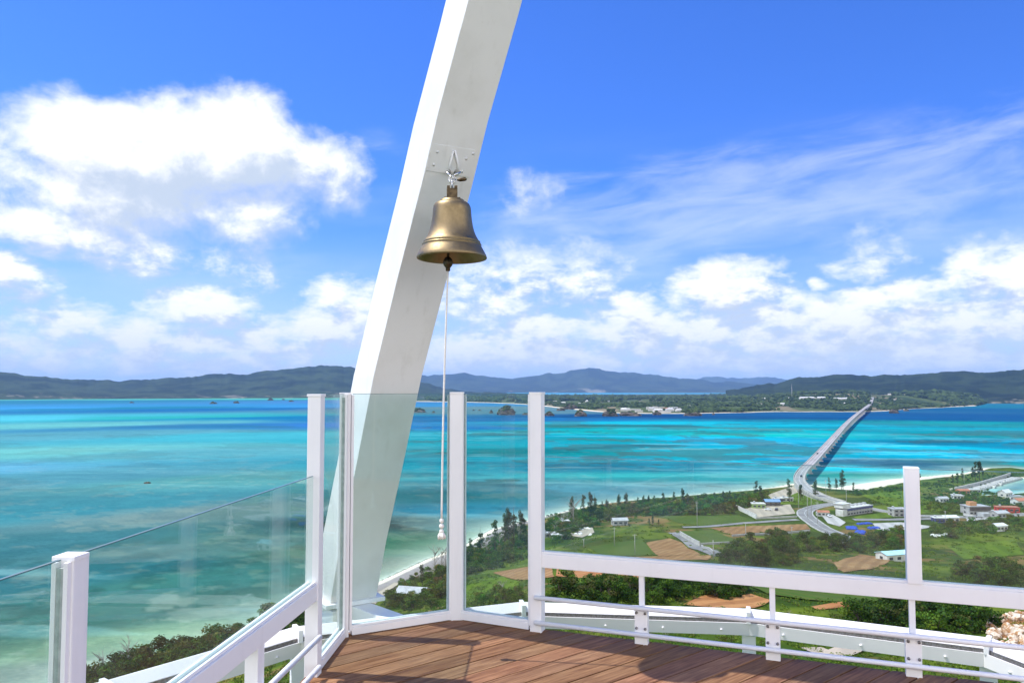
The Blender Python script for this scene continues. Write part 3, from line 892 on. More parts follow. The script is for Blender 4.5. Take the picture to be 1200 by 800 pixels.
def water_col(x, y):
    th_, lr_ = np.arctan2(x, y) * 6, np.log(np.hypot(x, y)) * 6
    th_ = th_ + (fbm(x / 260, y / 260, 21, 4) - .5) * 1.2
    lr_ = lr_ + (fbm(x / 420 + 7, y / 420, 22, 4) - .5) * .32
    num = np.zeros(x.shape + (3,)); den = np.zeros(x.shape)
    for (t0, l0), c0 in zip(ca_, cc_):
        w_ = 1 / (((th_ - t0) * .42) ** 2 + ((lr_ - l0) * 1.0) ** 2 + .012) ** 2.0
        num += w_[..., None] * c0; den += w_
    c = num / den[..., None]
    D_ = np.hypot(x, y)
    # coral and weed patches, sand patches, and the long thin reef lines
    lf = .30 + .70 * np.maximum(sst(np.degrees(np.arctan2(x, y)), -13, -5), sst(-D_, -520, -430))
    big = fbm(x / 150, y / 150 + 4, 31, 6, .55); small = fbm(x / 34, y / 34, 37, 5, .6); tiny = fbm(x / 9, y / 9, 41, 4, .6)
    near = sst(-D_, -1500, -350)
    reef = sst(big * .6 + small * .4, .525, .575)
    dark = np.array([.060, .115, .105]); tan = np.array([.36, .40, .27])
    c = lerp(c, c * np.array([.42, .58, .66]) + dark * .25, lf * reef * (.40 - .06 * near) * sst(-D_, -3200, -1500))
    patch = sst(small * .6 + tiny * .4, .555, .61) * near
    c = lerp(c, c * .45 + tan * .55, patch * .22)
    weed = sst(fbm(x / 30 + 9, y / 26, 53, 6, .62), .535, .585) * sst(-D_, -620, -330)
    c = lerp(c, c * np.array([.55, .62, .60]), weed * .38)
    sandp = sst(fbm(x / 38 - 3, y / 30, 57, 6, .62), .54, .60) * sst(-D_, -520, -260)
    c = lerp(c, np.array([.40, .47, .36]) * np.ones_like(c), sandp * .24)
    fine = fbm(x / 18 + 2, y / 18, 81, 5, .62)
    c = lerp(c, c * np.array([.46, .58, .58]), lf * sst(fine, .535, .59) * near * .42)
    pr_ = fbm(x / 130 + 11, y / 95 - 6, 91, 6, .6)
    dz_ = sst(D_, 560, 720) * sst(-D_, -2500, -1500)
    c = lerp(c, c * np.array([.40, .36, .34]) + np.array([.028, .040, .034]), sst(pr_, .545, .562) * .78 * dz_ * lf)
    st_ = fbm(x / 330 + y / 900, y / 70 - x / 700, 63, 6, .55)
    c = lerp(c, c * np.array([.50, .66, .72]), lf * sst(st_, .575, .61) * .75 * sst(D_, 350, 700) * sst(-D_, -3600, -1900))
    st2 = fbm(x / 260 + 4, y / 46 + x / 500, 67, 5, .55)
    c = lerp(c, c * .7 + np.array([.10, .20, .19]), lf * sst(st2, .60, .65) * .5 * sst(-D_, -2200, -900))
    return c


rows = [84 * 900 / (py - 455.5) for py in np.concatenate([np.arange(458.0, 475, .30), np.arange(475, 560, .6), np.arange(560, 860, 1.2)])]
radii = np.array(sorted(set(rows + [25, 60, 110, 150, 175])))
front = np.radians(np.arange(-38, 40, .13))
thetas = np.concatenate([np.radians(np.arange(-180, -38, 6.)), front, np.radians(np.arange(40, 180.1, 5.))])
thetas[-1] = math.pi; thetas[0] = -math.pi
x, y, f = polar(thetas, radii)
wc = water_col(x, y)
dcs = coast_dist(x, y)
sh = np.exp(np.minimum(dcs, 0) / 14.0) * (dcs < 0) * sst(-np.hypot(x, y), -1500, -900)
wc = lerp(wc, np.array([.42, .52, .40]) * np.ones_like(wc), np.clip(sh * .8, 0, 1))
foam = ((dcs < 0) & (dcs > -2.2)) * (np.hypot(x, y) < 900)
wc = lerp(wc, np.array([.66, .67, .60]) * np.ones_like(wc), foam * .3)
m, p = material('lagoon_water')
a = new('ShaderNodeAttribute'); a.attribute_name = 'tint'
pos = worldco()
cd = new('ShaderNodeCameraData') if False else None
mpw = new('ShaderNodeMapping'); mpw.inputs['Scale'].default_value = (1, 1.6, 1); L(pos, mpw.inputs[0])
w1 = noise(mpw.outputs[0], .35, 5, .65); w2 = noise(mpw.outputs[0], .045, 6, .62, .4); w3 = noise(pos, .009, 6, .6, .5)
f1 = ((w1 - .5) * .75 + 1.0) * ((w2 - .5) * .60 + 1.0) * ((w3 - .5) * .30 + 1.0)
cmb = new('ShaderNodeCombineXYZ')
L(f1, cmb.inputs[0]); L((f1 - 1.0) * .8 + 1.0, cmb.inputs[1]); L((f1 - 1.0) * .6 + 1.0, cmb.inputs[2])
nt = m.node_tree; nt.nodes.remove(p)
nb_ = bump(w1 + w2 * 1.5, .35, .35)
df = new('ShaderNodeBsdfDiffuse'); L(mix(1.0, a.outputs['Color'], cmb.outputs[0], 'MULTIPLY'), df.inputs[0]); L(nb_, df.inputs['Normal'])
gl = new('ShaderNodeBsdfGlossy'); gl.inputs['Roughness'].default_value = .25; L(nb_, gl.inputs['Normal'])
ms_ = new('ShaderNodeMixShader'); ms_.inputs[0].default_value = .004; L(df.outputs[0], ms_.inputs[1]); L(gl.outputs[0], ms_.inputs[2])
L(ms_.outputs[0], nt.nodes['Material Output'].inputs[0])
M['water'] = m
sea = np_mesh('sea', np.stack([x, y, np.zeros_like(x)], -1).reshape(-1, 3), f, 'water', wc.reshape(-1, 3))
tag(sea, 'clear turquoise lagoon with dark reef patches and deep blue channel', 'sea', kind='structure')

# ---------------------------------------------------------------- the near island
th2 = np.concatenate([np.radians(np.arange(-180, -40, 8.)), np.radians(np.arange(-40, 41, .13)), np.radians(np.arange(45, 180.1, 8.))]); th2[-1] = math.pi
rad2 = np.concatenate([[4, 20, 40, 60, 75], np.geomspace(85, 1040, 420)])
x, y, f = polar(th2, rad2)
dc = coast_dist(x, y)
z = land_z(x, y, dc)
gx, gy = x, y
g1 = fbm(x / 60, y / 60, 61, 5); g2 = fbm(x / 14, y / 14, 67, 4, .6); g3 = fbm(x / 120 + 5, y / 120, 71, 3)
grass = lerp(np.array([.030, .066, .005]) * np.ones(x.shape + (3,)), np.array([.088, .128, .009]), sst(g1 * .6 + g2 * .4, .40, .60))
grass = lerp(grass, np.array([.135, .125, .028]), sst(g3 * .6 + g2 * .4, .56, .70) * .55)
grass = lerp(grass, np.array([.022, .046, .005]), sst(fbm(x / 25 + 3, y / 25, 73, 5, .6), .50, .62) * .8)
grass = lerp(grass, np.array([.24, .13, .055]), sst(fbm(x / 40 - 8, y / 40 + 2, 79, 5, .6), .62, .72) * .6)
thd = np.degrees(np.arctan2(x, y))
bw = np.interp(thd, [-40, -14, -6, 3, 10, 17, 21, 24, 28, 31, 33, 40], [5, 5, 5, 6, 6, 8, 14, 32, 26, 12, 3, 3]) * (.8 + .4 * fbm(x / 20, y / 20, 83, 3))
sand = lerp(np.array([.70, .62, .46]) * np.ones_like(grass), np.array([.78, .72, .58]), g2)
grit = np.interp(thd, [-40, -3, 3, 6], [17, 14, 4, 0])
stone = lerp(np.array([.27, .25, .235]) * np.ones_like(grass), np.array([.17, .145, .12]), sst(dc - bw, 3, 14) )
gc = lerp(grass, stone, sst(bw + grit - dc, -1.5, 1.5) * (grit > .5))
gc = lerp(gc, sand, sst(bw - dc, -1.2, 1.2))
gc = lerp(gc, np.array([.55, .50, .38]) * np.ones_like(gc), sst(-dc, -2, 1) * .6)
isl = np_mesh('island_ground', np.stack([x, y, z], -1).reshape(-1, 3), f, 'ground', gc.reshape(-1, 3))
tag(isl, 'green island ground with pale sand beach along its shore', 'ground', kind='structure')


def drape(name, pxs, mat, label, cat='field', lift=.22, step=9.0, col=None, jag=0.0, world_pts=None):
    """a sheet laid on the ground, outlined by photo pixels"""
    pts = world_pts or [ground(*p_) for p_ in pxs]
    b = bmesh.new()
    vs = [b.verts.new((q.x, q.y, 0)) for q in pts]; b.faces.new(vs)
    xs = [q.x for q in pts]; ys = [q.y for q in pts]
    for ax_, lo, hi in ((0, min(xs), max(xs)), (1, min(ys), max(ys))):
        q = lo + step
        while q < hi:
            co_ = (q, 0, 0) if ax_ == 0 else (0, q, 0); no_ = (1, 0, 0) if ax_ == 0 else (0, 1, 0)
            bmesh.ops.bisect_plane(b, geom=b.verts[:] + b.edges[:] + b.faces[:], plane_co=co_, plane_no=no_); q += step
    bmesh.ops.triangulate(b, faces=b.faces)
    X = np.array([v.co.x for v in b.verts]); Y = np.array([v.co.y for v in b.verts])
    if jag:
        dxj = (fbm(X / 6, Y / 6, 5, 3) - .5) * jag; dyj = (fbm(X / 6 + 50, Y / 6, 6, 3) - .5) * jag; X = X + dxj; Y = Y + dyj
    H = np.maximum(land_z(X, Y), 0) + lift
    for v, X_, Y_, h in zip(b.verts, X, Y, H): v.co = (X_, Y_, h)
    bmesh.ops.recalc_face_normals(b, faces=b.faces)
    if sum(f_.normal.z for f_ in b.faces) < 0: bmesh.ops.reverse_faces(b, faces=b.faces)
    me = bpy.data.meshes.new(name); b.to_mesh(me); b.free()
    me.materials.append(M[mat])
    o = bpy.data.objects.new(name, me); COL.objects.link(o)
    return tag(o, label, cat, kind='structure')


def row_field(name, c1, c2, c3, ang, sc):
    m, p = material(name)
    mp = new('ShaderNodeMapping'); mp.inputs['Rotation'].default_value = (0, 0, ang); L(worldco(), mp.inputs[0])
    wv = new('ShaderNodeTexWave', wave_type='BANDS', bands_direction='X'); wv.inputs['Scale'].default_value = sc; wv.inputs['Distortion'].default_value = 1.5
    wv.inputs['Detail'].default_value = 3; wv.inputs['Detail Scale'].default_value = 1.2; L(mp.outputs[0], wv.inputs[0])
    n = noise(worldco(), .055, 6, .65); n2 = noise(worldco(), .5, 4, .6)
    c = mix(n.step(.35, .65), c1, c2)
    c = mix(V(wv.outputs['Fac']).step(.3, .8) * .5, c, c3)
    c = mix(n2.step(.5, .72) * .45, c, c3)
    pset(p, Base_Color=c, Roughness=.95); p.inputs['Specular IOR Level'].default_value = .08
    M[name] = m


row_field('ploughed_soil', (.23, .125, .052), (.30, .19, .088), (.15, .085, .038), .5, .07)
row_field('red_soil', (.30, .135, .048), (.35, .19, .078), (.18, .08, .032), .9, .07)
row_field('young_crop', (.036, .085, .010), (.058, .108, .016), (.085, .095, .022), -.7, .075)
row_field('lush_grass', (.070, .130, .008), (.105, .158, .012), (.045, .088, .007), .3, .03)
row_field('pale_gravel', (.36, .32, .25), (.44, .38, .29), (.27, .245, .195), .2, .05)
row_field('grey_gravel', (.36, .36, .35), (.44, .43, .41), (.27, .27, .26), .2, .05)

F_ = [('ploughed_field', [(757, 636), (785, 630.5), (800, 636), (821, 650), (772, 651.5)], 'ploughed_soil', 'brown ploughed field beside the pale concrete ditch wall'),
      ('ploughed_field', [(700, 656), (728, 651.8), (834, 651), (828, 656.5), (770, 660)], 'ploughed_soil', 'narrow brown bare strip just above the white handrail'),
      ('crop_field', [(793, 622.5), (836, 621), (866, 634), (822, 637.5)], 'young_crop', 'dark green crop field next to the pale concrete ditch wall'),
      ('ploughed_field', [(832, 618.5), (945, 614), (950, 620), (857, 626.5)], 'ploughed_soil', 'long brown ploughed field ending at the grey road'),
      ('crop_field', [(778, 605), (865, 603.5), (886, 611), (820, 616.5), (792, 612)], 'young_crop', 'dark green crop field below the coastal wood'),
      ('ploughed_field', [(578, 671), (622, 663.5), (645, 662), (650, 676), (608, 680)], 'ploughed_soil', 'brown field seen on both sides of the right post of the glass screen'),
      ('ploughed_field', [(652, 663.5), (700, 667), (772, 675), (764, 681), (700, 676), (652, 675)], 'red_soil', 'reddish bare field just under the white handrail'),
      ('grass_field', [(546, 686), (582, 673), (608, 682), (604, 700), (550, 706)], 'lush_grass', 'bright green meadow behind the right glass pane'),
      ('crop_field', [(690, 641), (752, 632), (770, 650.5), (706, 650.5)], 'young_crop', 'dull green crop field left of the brown ploughed field'),
      ('grass_field', [(655, 681), (700, 678), (735, 686), (700, 694), (660, 692)], 'lush_grass', 'light green grass patch between handrail and upper rod'),
      ('ploughed_field', [(800, 709), (828, 697.5), (880, 697), (905, 704), (884, 713), (846, 714)], 'red_soil', 'orange red bare field showing between handrail and rods'),
      ('dirt_yard', [(978, 659), (1008, 650), (1034, 653), (1046, 656), (1030, 664), (988, 671)], 'ploughed_soil', 'brown dirt yard in front of the small aqua roofed building'),
      ('ploughed_field', [(950, 712), (990, 706), (1000, 711), (958, 716)], 'red_soil', 'small orange bare patch near the centre of the right railing'),
      ('grass_field', [(1002, 577), (1050, 573.5), (1088, 586), (1105, 598), (1080, 602), (1040, 592)], 'lush_grass', 'bright green lawn between the beach and the bridge road'),
      ('grass_field', [(1110, 640), (1190, 632), (1200, 650), (1130, 656)], 'lush_grass', 'bright green meadow right of the tall rail post'),
      ('grass_field', [(905, 580), (935, 576), (975, 588), (950, 592), (915, 591)], 'lush_grass', 'small green traffic island between bridge ramp and loop road'),
      ('grass_field', [(1000, 606), (1040, 600), (1046, 606), (1010, 611)], 'lush_grass', 'small lawn under the long white roofed building'),
      ('grass_field', [(880, 688), (960, 684), (1050, 700), (980, 706), (900, 697)], 'young_crop', 'wide dull green pasture under the right handrail'),
      ('car_park', [(866, 597), (882, 594), (926, 591), (932, 602), (886, 606.5)], 'pale_gravel', 'sandy car park with a low white wall'),
      ('yard', [(1022, 613.5), (1056, 612), (1097, 617), (1076, 621), (1030, 622)], 'grey_gravel', 'pale grey gravel yard behind the tall rail post'),
      ('yard', [(962, 604), (976, 603), (991, 612), (984, 617), (970, 613)], 'grey_gravel', 'small grey forecourt left of the long white roofed building'),
      ('yard', [(1128, 601), (1166, 597), (1168, 608), (1134, 611)], 'grey_gravel', 'paved grey yard around the dark topped house'),
      ('plaza', [(900, 580), (931, 569), (935, 577), (908, 588)], 'pale_gravel', 'pale sandy plaza beside the start of the bridge'),
      ('dirt_yard', [(664, 627), (676, 621), (694, 618), (697, 624), (682, 630)], 'pale_gravel', 'sandy clearing with scattered pale rubble near the sheds'),
      ('sand_path', [(430, 706), (445, 693), (462, 683), (470, 683), (455, 693), (440, 708)], 'pale_gravel', 'sandy path down to the stony shore')]
for i, (n_, pp, mt, lb) in enumerate(F_): drape(n_, pp, mt, lb, n_.replace('_', ' '), lift=.22 + .004 * i, jag=1.2)


def ribbon(name, pts, width, mat, label, cat, lift=.3, lines=True, drape_=True):
    P_ = [Vector(p_) for p_ in pts]; out = []
    for i in range(len(P_) - 1):
        for k_ in range(6): 
            t = k_ / 6; p0, p1, p2, p3 = P_[max(i - 1, 0)], P_[i], P_[i + 1], P_[min(i + 2, len(P_) - 1)]
            out.append(.5 * ((2 * p1) + (p2 - p0) * t + (2 * p0 - 5 * p1 + 4 * p2 - p3) * t * t + (3 * p1 - p0 - 3 * p2 + p3) * t ** 3))
    out.append(P_[-1])
    m = MB(); vs = []
    def row(offs, li):
        vs = []
        for i, p_ in enumerate(out):
            d = (out[min(i + 1, len(out) - 1)] - out[max(i - 1, 0)]); d.z = 0; d.normalize(); n__ = Vector((-d.y, d.x, 0))
            zc = gz(p_.x, p_.y)
            for o in offs:
                q = p_ + n__ * o; vs.append((q.x, q.y, (max(gz(q.x, q.y), zc - .3) if drape_ else p_.z) + li))
        w_ = len(offs)
        return vs, [(i * w_ + k_ + 1, i * w_ + k_, (i + 1) * w_ + k_, (i + 1) * w_ + k_ + 1) for i in range(len(out) - 1) for k_ in range(w_ - 1)]
    m.add(*row([-width / 2, 0, width / 2], lift)); o = m.build(name, mat, fix=False)
    tag(o, label, cat, kind='structure')
    if lines:
        for off in (-width / 2 + .4, 0, width / 2 - .4):
            m = MB(); m.add(*row([off - .09, off + .09], lift + .02)); put(m.build('road_marking', 'line', fix=False), o)
        for off in (-width / 2 - .1, width / 2 + .1):
            vs, fs = row([off - .15, off + .15], lift + .13)
            vb, _ = row([off - .15, off + .15], lift - .4)
            m = MB(); n__ = len(vs); m.add(list(vs) + list(vb), fs + [(i * 2, i * 2 + n__, i * 2 + 2 + n__, i * 2 + 2) for i in range(len(out) - 1)] + [(i * 2 + 3, i * 2 + 3 + n__, i * 2 + 1 + n__, i * 2 + 1) for i in range(len(out) - 1)])
            put(m.build('kerb', 'concrete', fix=False), o)
    return out


ribbon('road', ground_many([(1002, 640), (984, 628), (966, 620), (952, 611), (944, 604), (944, 599), (953, 595), (970, 591.5), (985, 590)]), 9.5, 'asphalt', 'grey road curving from the bridge ramp down towards the dark wood', 'road', lift=.34)
ribbon('road', ground_many([(985, 590), (1005, 593), (1030, 598), (1060, 603), (1085, 605), (1110, 605), (1140, 606), (1210, 602)]), 7.5, 'asphalt', 'grey road running right from the bridge ramp past the village houses', 'road', lift=.37)
ribbon('road', ground_many([(1000, 609), (1030, 609), (1060, 608.5), (1090, 608), (1108, 606)]), 6.5, 'asphalt', 'narrow grey lane under the long white roofed building', 'road', lift=.31, lines=False)
ribbon('track', ground_many([(800, 618), (830, 617), (880, 612.5), (935, 609)]), 5, 'asphalt', 'thin grey farm track along the crop fields', 'track', lift=.33, lines=False)
ribbon('track', ground_many([(789, 624), (806, 634), (836, 648), (846, 651)]), 6, 'asphalt', 'grey farm track along the ditch wall', 'track', lift=.33, lines=False)
ribbon('track', ground_many([(950, 760), (975, 768), (990, 764), (1000, 758)]), 4, 'pale_gravel', 'pale track winding under the right railing', 'track', lift=.33, lines=False)
# ---------------------------------------------------------------- distant hills
def hills(name, prof, d0, d1, d2, label, seed, c1, c2, px0, px1, gully=1.0):
    ths = np.linspace(math.atan((px0 - 600) / 900), math.atan((px1 - 600) / 900), int((px1 - px0) / 1.6))
    rr_ = np.concatenate([np.linspace(d0, d1, 44), np.linspace(d1, d2, 8)[1:]])
    x, y, f = polar(ths, rr_)
    pxs = 600 + 900 * np.tan(np.arctan2(x, y))
    ytop = np.interp(pxs, [q[0] for q in prof], [q[1] for q in prof]) + (fbm(pxs / 14, pxs * 0 + seed, seed, 5, .6) - .5) * 5.0
    r = np.hypot(x, y)
    Htop = EYE + (455.5 - ytop) / 900.0 * d1 * np.cos(np.arctan2(x, y))
    s = np.clip((r - d0) / (d1 - d0), 0, 1); bk_ = np.clip((r - d1) / (d2 - d1), 0, 1)
    sc = d0 / 9.0
    rid = np.abs(fbm(x / sc, y / (sc * 1.3), seed + 5, 5, .55) - .5) * 2
    n = fbm(x / (sc * .5), y / (sc * .5), seed + 9, 5, .6)
    env = s ** .75
    z = Htop * env * (1 - gully * (1 - s) * (.75 * (1 - rid * 1.5))) * (1 - bk_ * .6)
    z = z + (n - .5) * Htop * .16 * np.sin(np.pi * np.clip(s, 0, 1)) - 1.0 * (s < .01)
    z = np.maximum(z, -1)
    tt = sst(fbm(x / (sc * .22), y / (sc * .22), seed + 12, 5, .6), .36, .66)
    c = lerp(np.array(c1) * np.ones(x.shape + (3,)), np.array(c2), tt)
    lowc = sst(fbm(x / (sc * .12), y / (sc * .12), seed + 20, 4, .6), .60, .72) * sst(-s, -.22, -.02)
    c = lerp(c, np.array([.30, .28, .22]) * np.ones_like(c), lowc * .5)
    o = np_mesh(name, np.stack([x, y, z], -1).reshape(-1, 3), f, 'hills', c.reshape(-1, 3))
    return tag(o, label, 'hills', kind='structure')


hills('hills', [(-300, 440), (-120, 432), (-40, 431), (0, 436), (30, 439), (60, 442), (100, 445), (160, 446), (205, 443), (240, 440), (290, 437), (330, 432), (360, 429.5), (385, 429), (410, 430), (440, 435), (480, 444), (510, 452), (540, 459), (620, 462), (660, 463)],
      7250, 9400, 11500, 'long wooded blue green hills across the bay at left', 3, (.010, .022, .012), (.030, .050, .022), -420, 660)
hills('hills', [(420, 446), (480, 441), (540, 437), (575, 441), (600, 443), (620, 440.5), (640, 438), (660, 436.5), (676, 433), (690, 431), (702, 432), (715, 434), (740, 437), (770, 440), (800, 443), (840, 447), (880, 450), (930, 453), (990, 456)],
      16500, 19000, 21500, 'distant blue mountain range with a rounded summit at the middle', 13, (.012, .024, .014), (.028, .046, .022), 400, 1000, .8)
hills('hills', [(760, 455), (800, 449), (820, 443), (840, 441), (860, 442.5), (880, 443), (900, 442), (920, 444), (950, 448), (1000, 452)],
      24500, 26500, 28500, 'palest blue hills, farthest away, in the gap of the ranges', 23, (.02, .03, .02), (.04, .06, .03), 740, 1020, .6)
hills('hills', [(850, 457), (880, 452.5), (910, 448.5), (930, 444), (955, 440.5), (985, 439), (1010, 440), (1040, 439), (1075, 438.5), (1100, 436.5), (1140, 436), (1170, 434.5), (1200, 433), (1300, 428), (1450, 424), (1700, 430)],
      5200, 7000, 8600, 'dark wooded ridge behind the far end of the bridge', 33, (.006, .014, .007), (.020, .034, .013), 850, 1700)

# ---------------------------------------------------------------- the flat far island beyond the strait
fpx = [(440, 470.3), (480, 470.5), (520, 470.8), (560, 471.6), (600, 473.0), (630, 475), (655, 478), (690, 481.5), (730, 484.5), (790, 484.5), (850, 484), (900, 482.5), (960, 482.3), (1005, 482.5), (1035, 481.8), (1060, 479.5), (1100, 477.6), (1142, 475.6), (1160, 471.5), (1180, 470.2), (1215, 470.4), (1300, 471), (1500, 473)]
ft = [math.atan((p_[0] - 600) / 900) for p_ in fpx]
fd = [Vector(atz(*p_, 0)[:2]).length for p_ in fpx]


def far_shore(th_): return np.interp(th_, ft, fd)


def far_z(x, y):
    th_ = np.arctan2(x, y); r = np.hypot(x, y); px = 600 + 900 * np.tan(th_)
    d = r - far_shore(th_) + (fbm(x / 120, y / 120, 91, 4) - .5) * 90
    base = 3.5 * sst(d, 0, 40) + 8 * sst(d, 80, 1500) + 5 * fbm(x / 400, y / 400, 93, 4) * sst(d, 60, 500)
    crest = np.interp(px, [820, 880, 930, 1000, 1030, 1060, 1100, 1140, 1200, 1400], [0, 12, 34, 42, 26, 40, 44, 34, 26, 40])
    base = base + crest * sst(d, 100, 1500) * (.7 + .6 * fbm(x / 700, y / 700, 95, 4))
    left = np.interp(px, [430, 600, 680], [.35, .6, 1.0])
    return np.where(d > 0, base * left, np.maximum(-2.5, d * .02 - .2)), d


ths = np.arctan((np.arange(430, 1500, 1.5) - 600) / 900)
rr_ = np.concatenate([np.geomspace(2300, 5200, 190), np.geomspace(5250, 11500, 60)])
x, y, f = polar(ths, rr_)
z, d = far_z(x, y)
px = 600 + 900 * np.tan(np.arctan2(x, y))
keep = sst(-np.hypot(x, y), -np.interp(px, [430, 560, 640, 760, 860, 900], [6200, 8200, 9500, 10500, 11200, 12000]), -np.interp(px, [430, 560, 640, 760, 860, 900], [5400, 7600, 8800, 9800, 10600, 11000]))
z = np.where(keep < .5, -2.5, z)
n1 = fbm(x / 180, y / 420, 97, 5, .55); n2 = fbm(x / 60, y / 90, 99, 4)
c = lerp(np.array([.020, .040, .012]) * np.ones(x.shape + (3,)), np.array([.055, .080, .022]), sst(n1, .42, .60))
c = lerp(c, np.array([.22, .17, .11]), sst(fbm(x / 120 + 3, y / 300, 101, 4), .60, .68) * .7)
beach = np.interp(px, [430, 560, 700, 760, 1000, 1030, 1100, 1150, 1200], [170, 120, 30, 20, 15, 22, 10, 60, 60])
c = lerp(c, np.array([.50, .44, .33]) * np.ones_like(c), sst(beach - d, -6, 6))
o = np_mesh('far_island_ground', np.stack([x, y, z], -1).reshape(-1, 3), f, 'far_ground', c.reshape(-1, 3))
tag(o, 'low green far island with a thin sandy shore across the strait', 'island', kind='structure')


def fz(x, y): return float(far_z(np.array([x]), np.array([y]))[0][0])


def far_spot(px, py):
    r = ray(px, py); t = np.linspace(2250, 10500, 3000) / math.hypot(r.x, r.y)
    h = np.maximum(far_z(r.x * t, r.y * t)[0], 0); k_ = np.nonzero(EYE + r.z * t <= h)[0]
    k_ = k_[0] if len(k_) else 2999
    return Vector((r.x * t[k_], r.y * t[k_], h[k_]))


# ---------------------------------------------------------------- leafy masses
def ico():
    b = bmesh.new(); bmesh.ops.create_icosphere(b, subdivisions=1, radius=1)
    b.verts.ensure_lookup_table(); v = np.array([q.co[:] for q in b.verts]); f_ = np.array([[q.index for q in t.verts] for t in b.faces]); b.free()
    return v, f_


ICO = ico()
rng = np.random.default_rng(11)


def clumps(name, P_, size, mat, colA, colB, squash=.75, parent=None):
    """many lumpy crowns in ONE mesh"""
    v0, f0 = ICO; n = len(P_)
    jit = 1 + rng.uniform(-.38, .38, (n, len(v0), 1))
    v = v0[None] * jit * size[:, None, None]; v[..., 2] *= squash
    v = v + P_[:, None, :]
    t = rng.random((n, 1, 1)); c = np.array(colA) + (np.array(colB) - np.array(colA)) * np.clip(t + rng.uniform(-.22, .22, (n, len(v0), 1)), 0, 1)
    f_ = (f0[None] + (np.arange(n) * len(v0))[:, None, None]).reshape(-1, 3)
    return np_mesh(name, v.reshape(-1, 3), f_, mat, c.reshape(-1, 3), smooth=False, parent=parent)


N = 14000
th_ = rng.uniform(math.atan((500 - 600) / 900), math.atan((1300 - 600) / 900), N)
r_ = far_shore(th_) + 18 + (rng.random(N) ** 2.4) * 4800
X, Y = r_ * np.sin(th_), r_ * np.cos(th_)
Zf, df = far_z(X, Y)
nn_ = fbm(X / 170, Y / 420, 97, 5, .55)
ok = (nn_ < .575) & (df > np.interp(600 + 900 * np.tan(th_), [430, 560, 700, 1000, 1150], [200, 150, 34, 26, 30])) & (Zf > 1)
pxx = 600 + 900 * np.tan(th_)
ok &= ~((pxx > 720) & (pxx < 800) & (df < 180)) & ~((np.abs(pxx - 1023) < 4) & (df < 1800))
P_ = np.stack([X, Y, Zf], -1)[ok]
sz = rng.uniform(5, 11, len(P_)) * (1 + (np.hypot(P_[:, 0], P_[:, 1]) > 4500) * .8)
P_[:, 2] += sz * .35
w_ = clumps('woods', P_, sz, 'far_leaves', (.012, .026, .008), (.050, .080, .022))
tag(w_, 'dark green woods covering the far island', 'woods', kind='stuff')


def leaf_quads(cen, rad, n, size, up=.35, rs=None):
    """n leaf sprays spread through the outer part of an ellipsoid; returns (n,4,3)"""
    rs = rs or rng
    d = rs.normal(size=(n, 3)); d /= np.linalg.norm(d, axis=1)[:, None]
    rr__ = rs.uniform(.45, 1.05, (n, 1)) ** .6
    c_ = np.array(cen) + d * rr__ * np.array(rad)
    nor = d + rs.normal(size=(n, 3)) * .55; nor[:, 2] += up; nor /= np.linalg.norm(nor, axis=1)[:, None]
    a_ = np.cross(nor, rs.normal(size=(n, 3))); a_ /= np.linalg.norm(a_, axis=1)[:, None]; b_ = np.cross(nor, a_)
    s_ = size * rs.uniform(.55, 1.35, (n, 1)); asp = rs.uniform(.5, .95, (n, 1))
    q = np.stack([c_ - a_ * s_, c_ - b_ * s_ * asp + nor * s_ * .2, c_ + a_ * s_, c_ + b_ * s_ * asp + nor * s_ * .15], 1)
    return q


def leaves_mesh(name, quads, cols, mat='bushes', parent=None):
    q = np.concatenate(quads); c_ = np.concatenate(cols)
    return np_mesh(name, q.reshape(-1, 3), np.arange(len(q) * 4).reshape(-1, 4), mat, np.repeat(c_, 4, 0), smooth=False, parent=parent)


def leafcol(n, a, b):
    t = rng.random((n, 1)); return np.array(a) + (np.array(b) - np.array(a)) * t + rng.uniform(-.006, .006, (n, 3))


GREEN = dict(dark=((.014, .042, .006), (.045, .092, .013)), mid=((.028, .076, .006), (.080, .142, .016)), light=((.058, .110, .008), (.130, .190, .022)),
             casuarina=((.020, .045, .014), (.055, .092, .028)), olive=((.052, .066, .014), (.11, .12, .032)))
GREEN = {k_: tuple(tuple(max(.004, q) for q in c_) for c_ in v) for k_, v in GREEN.items()}

# prototypes: every one a trunk with limbs and a separate crown, unit about one metre, rooted at the origin
proto = {}


def add_proto(kind, trunk_mb, quads, cols, bark='bark'):
    t = trunk_mb.build('trunk', bark, fix=False).data
    cr = leaves_mesh('crown', quads, cols).data if quads else None
    for o in [o for o in COL.objects if o.data is not None and o.data in (t, cr)]: bpy.data.objects.remove(o)
    proto.setdefault(kind, []).append((t, cr))


for v in range(5):      # broadleaf, about 8 m tall, wide
    m = MB(); H = rnd.uniform(1.0, 1.7)
    m.tube([(0, 0, -.6), (.1, .05, H * .5), (.05, -.1, H)], [.26, .2, .16], 6)
    qs, cs = [], []
    for k_ in range(rnd.randint(12, 16)):
        a = rnd.uniform(0, 6.28); rr__ = rnd.uniform(.3, 2.7); zz = rnd.uniform(.9, 5.6) - rr__ * .5
        tip = Vector((math.cos(a) * rr__, math.sin(a) * rr__, zz))
        m.tube([(.05, -.1, H * .85), tip * .55 + Vector((0, 0, H * .35)), tip], [.11, .07, .03], 5, caps=False)
        rad = (rnd.uniform(.9, 1.7), rnd.uniform(.9, 1.7), rnd.uniform(.6, 1.15)); n_q = int(60 * rad[0] * rad[1])
        qs.append(leaf_quads(tip, rad, n_q, .26)); cs.append(leafcol(n_q, *GREEN[rnd.choice(['dark', 'mid', 'mid', 'dark', 'light', 'olive'])]))
    add_proto('broad', m, qs, cs)
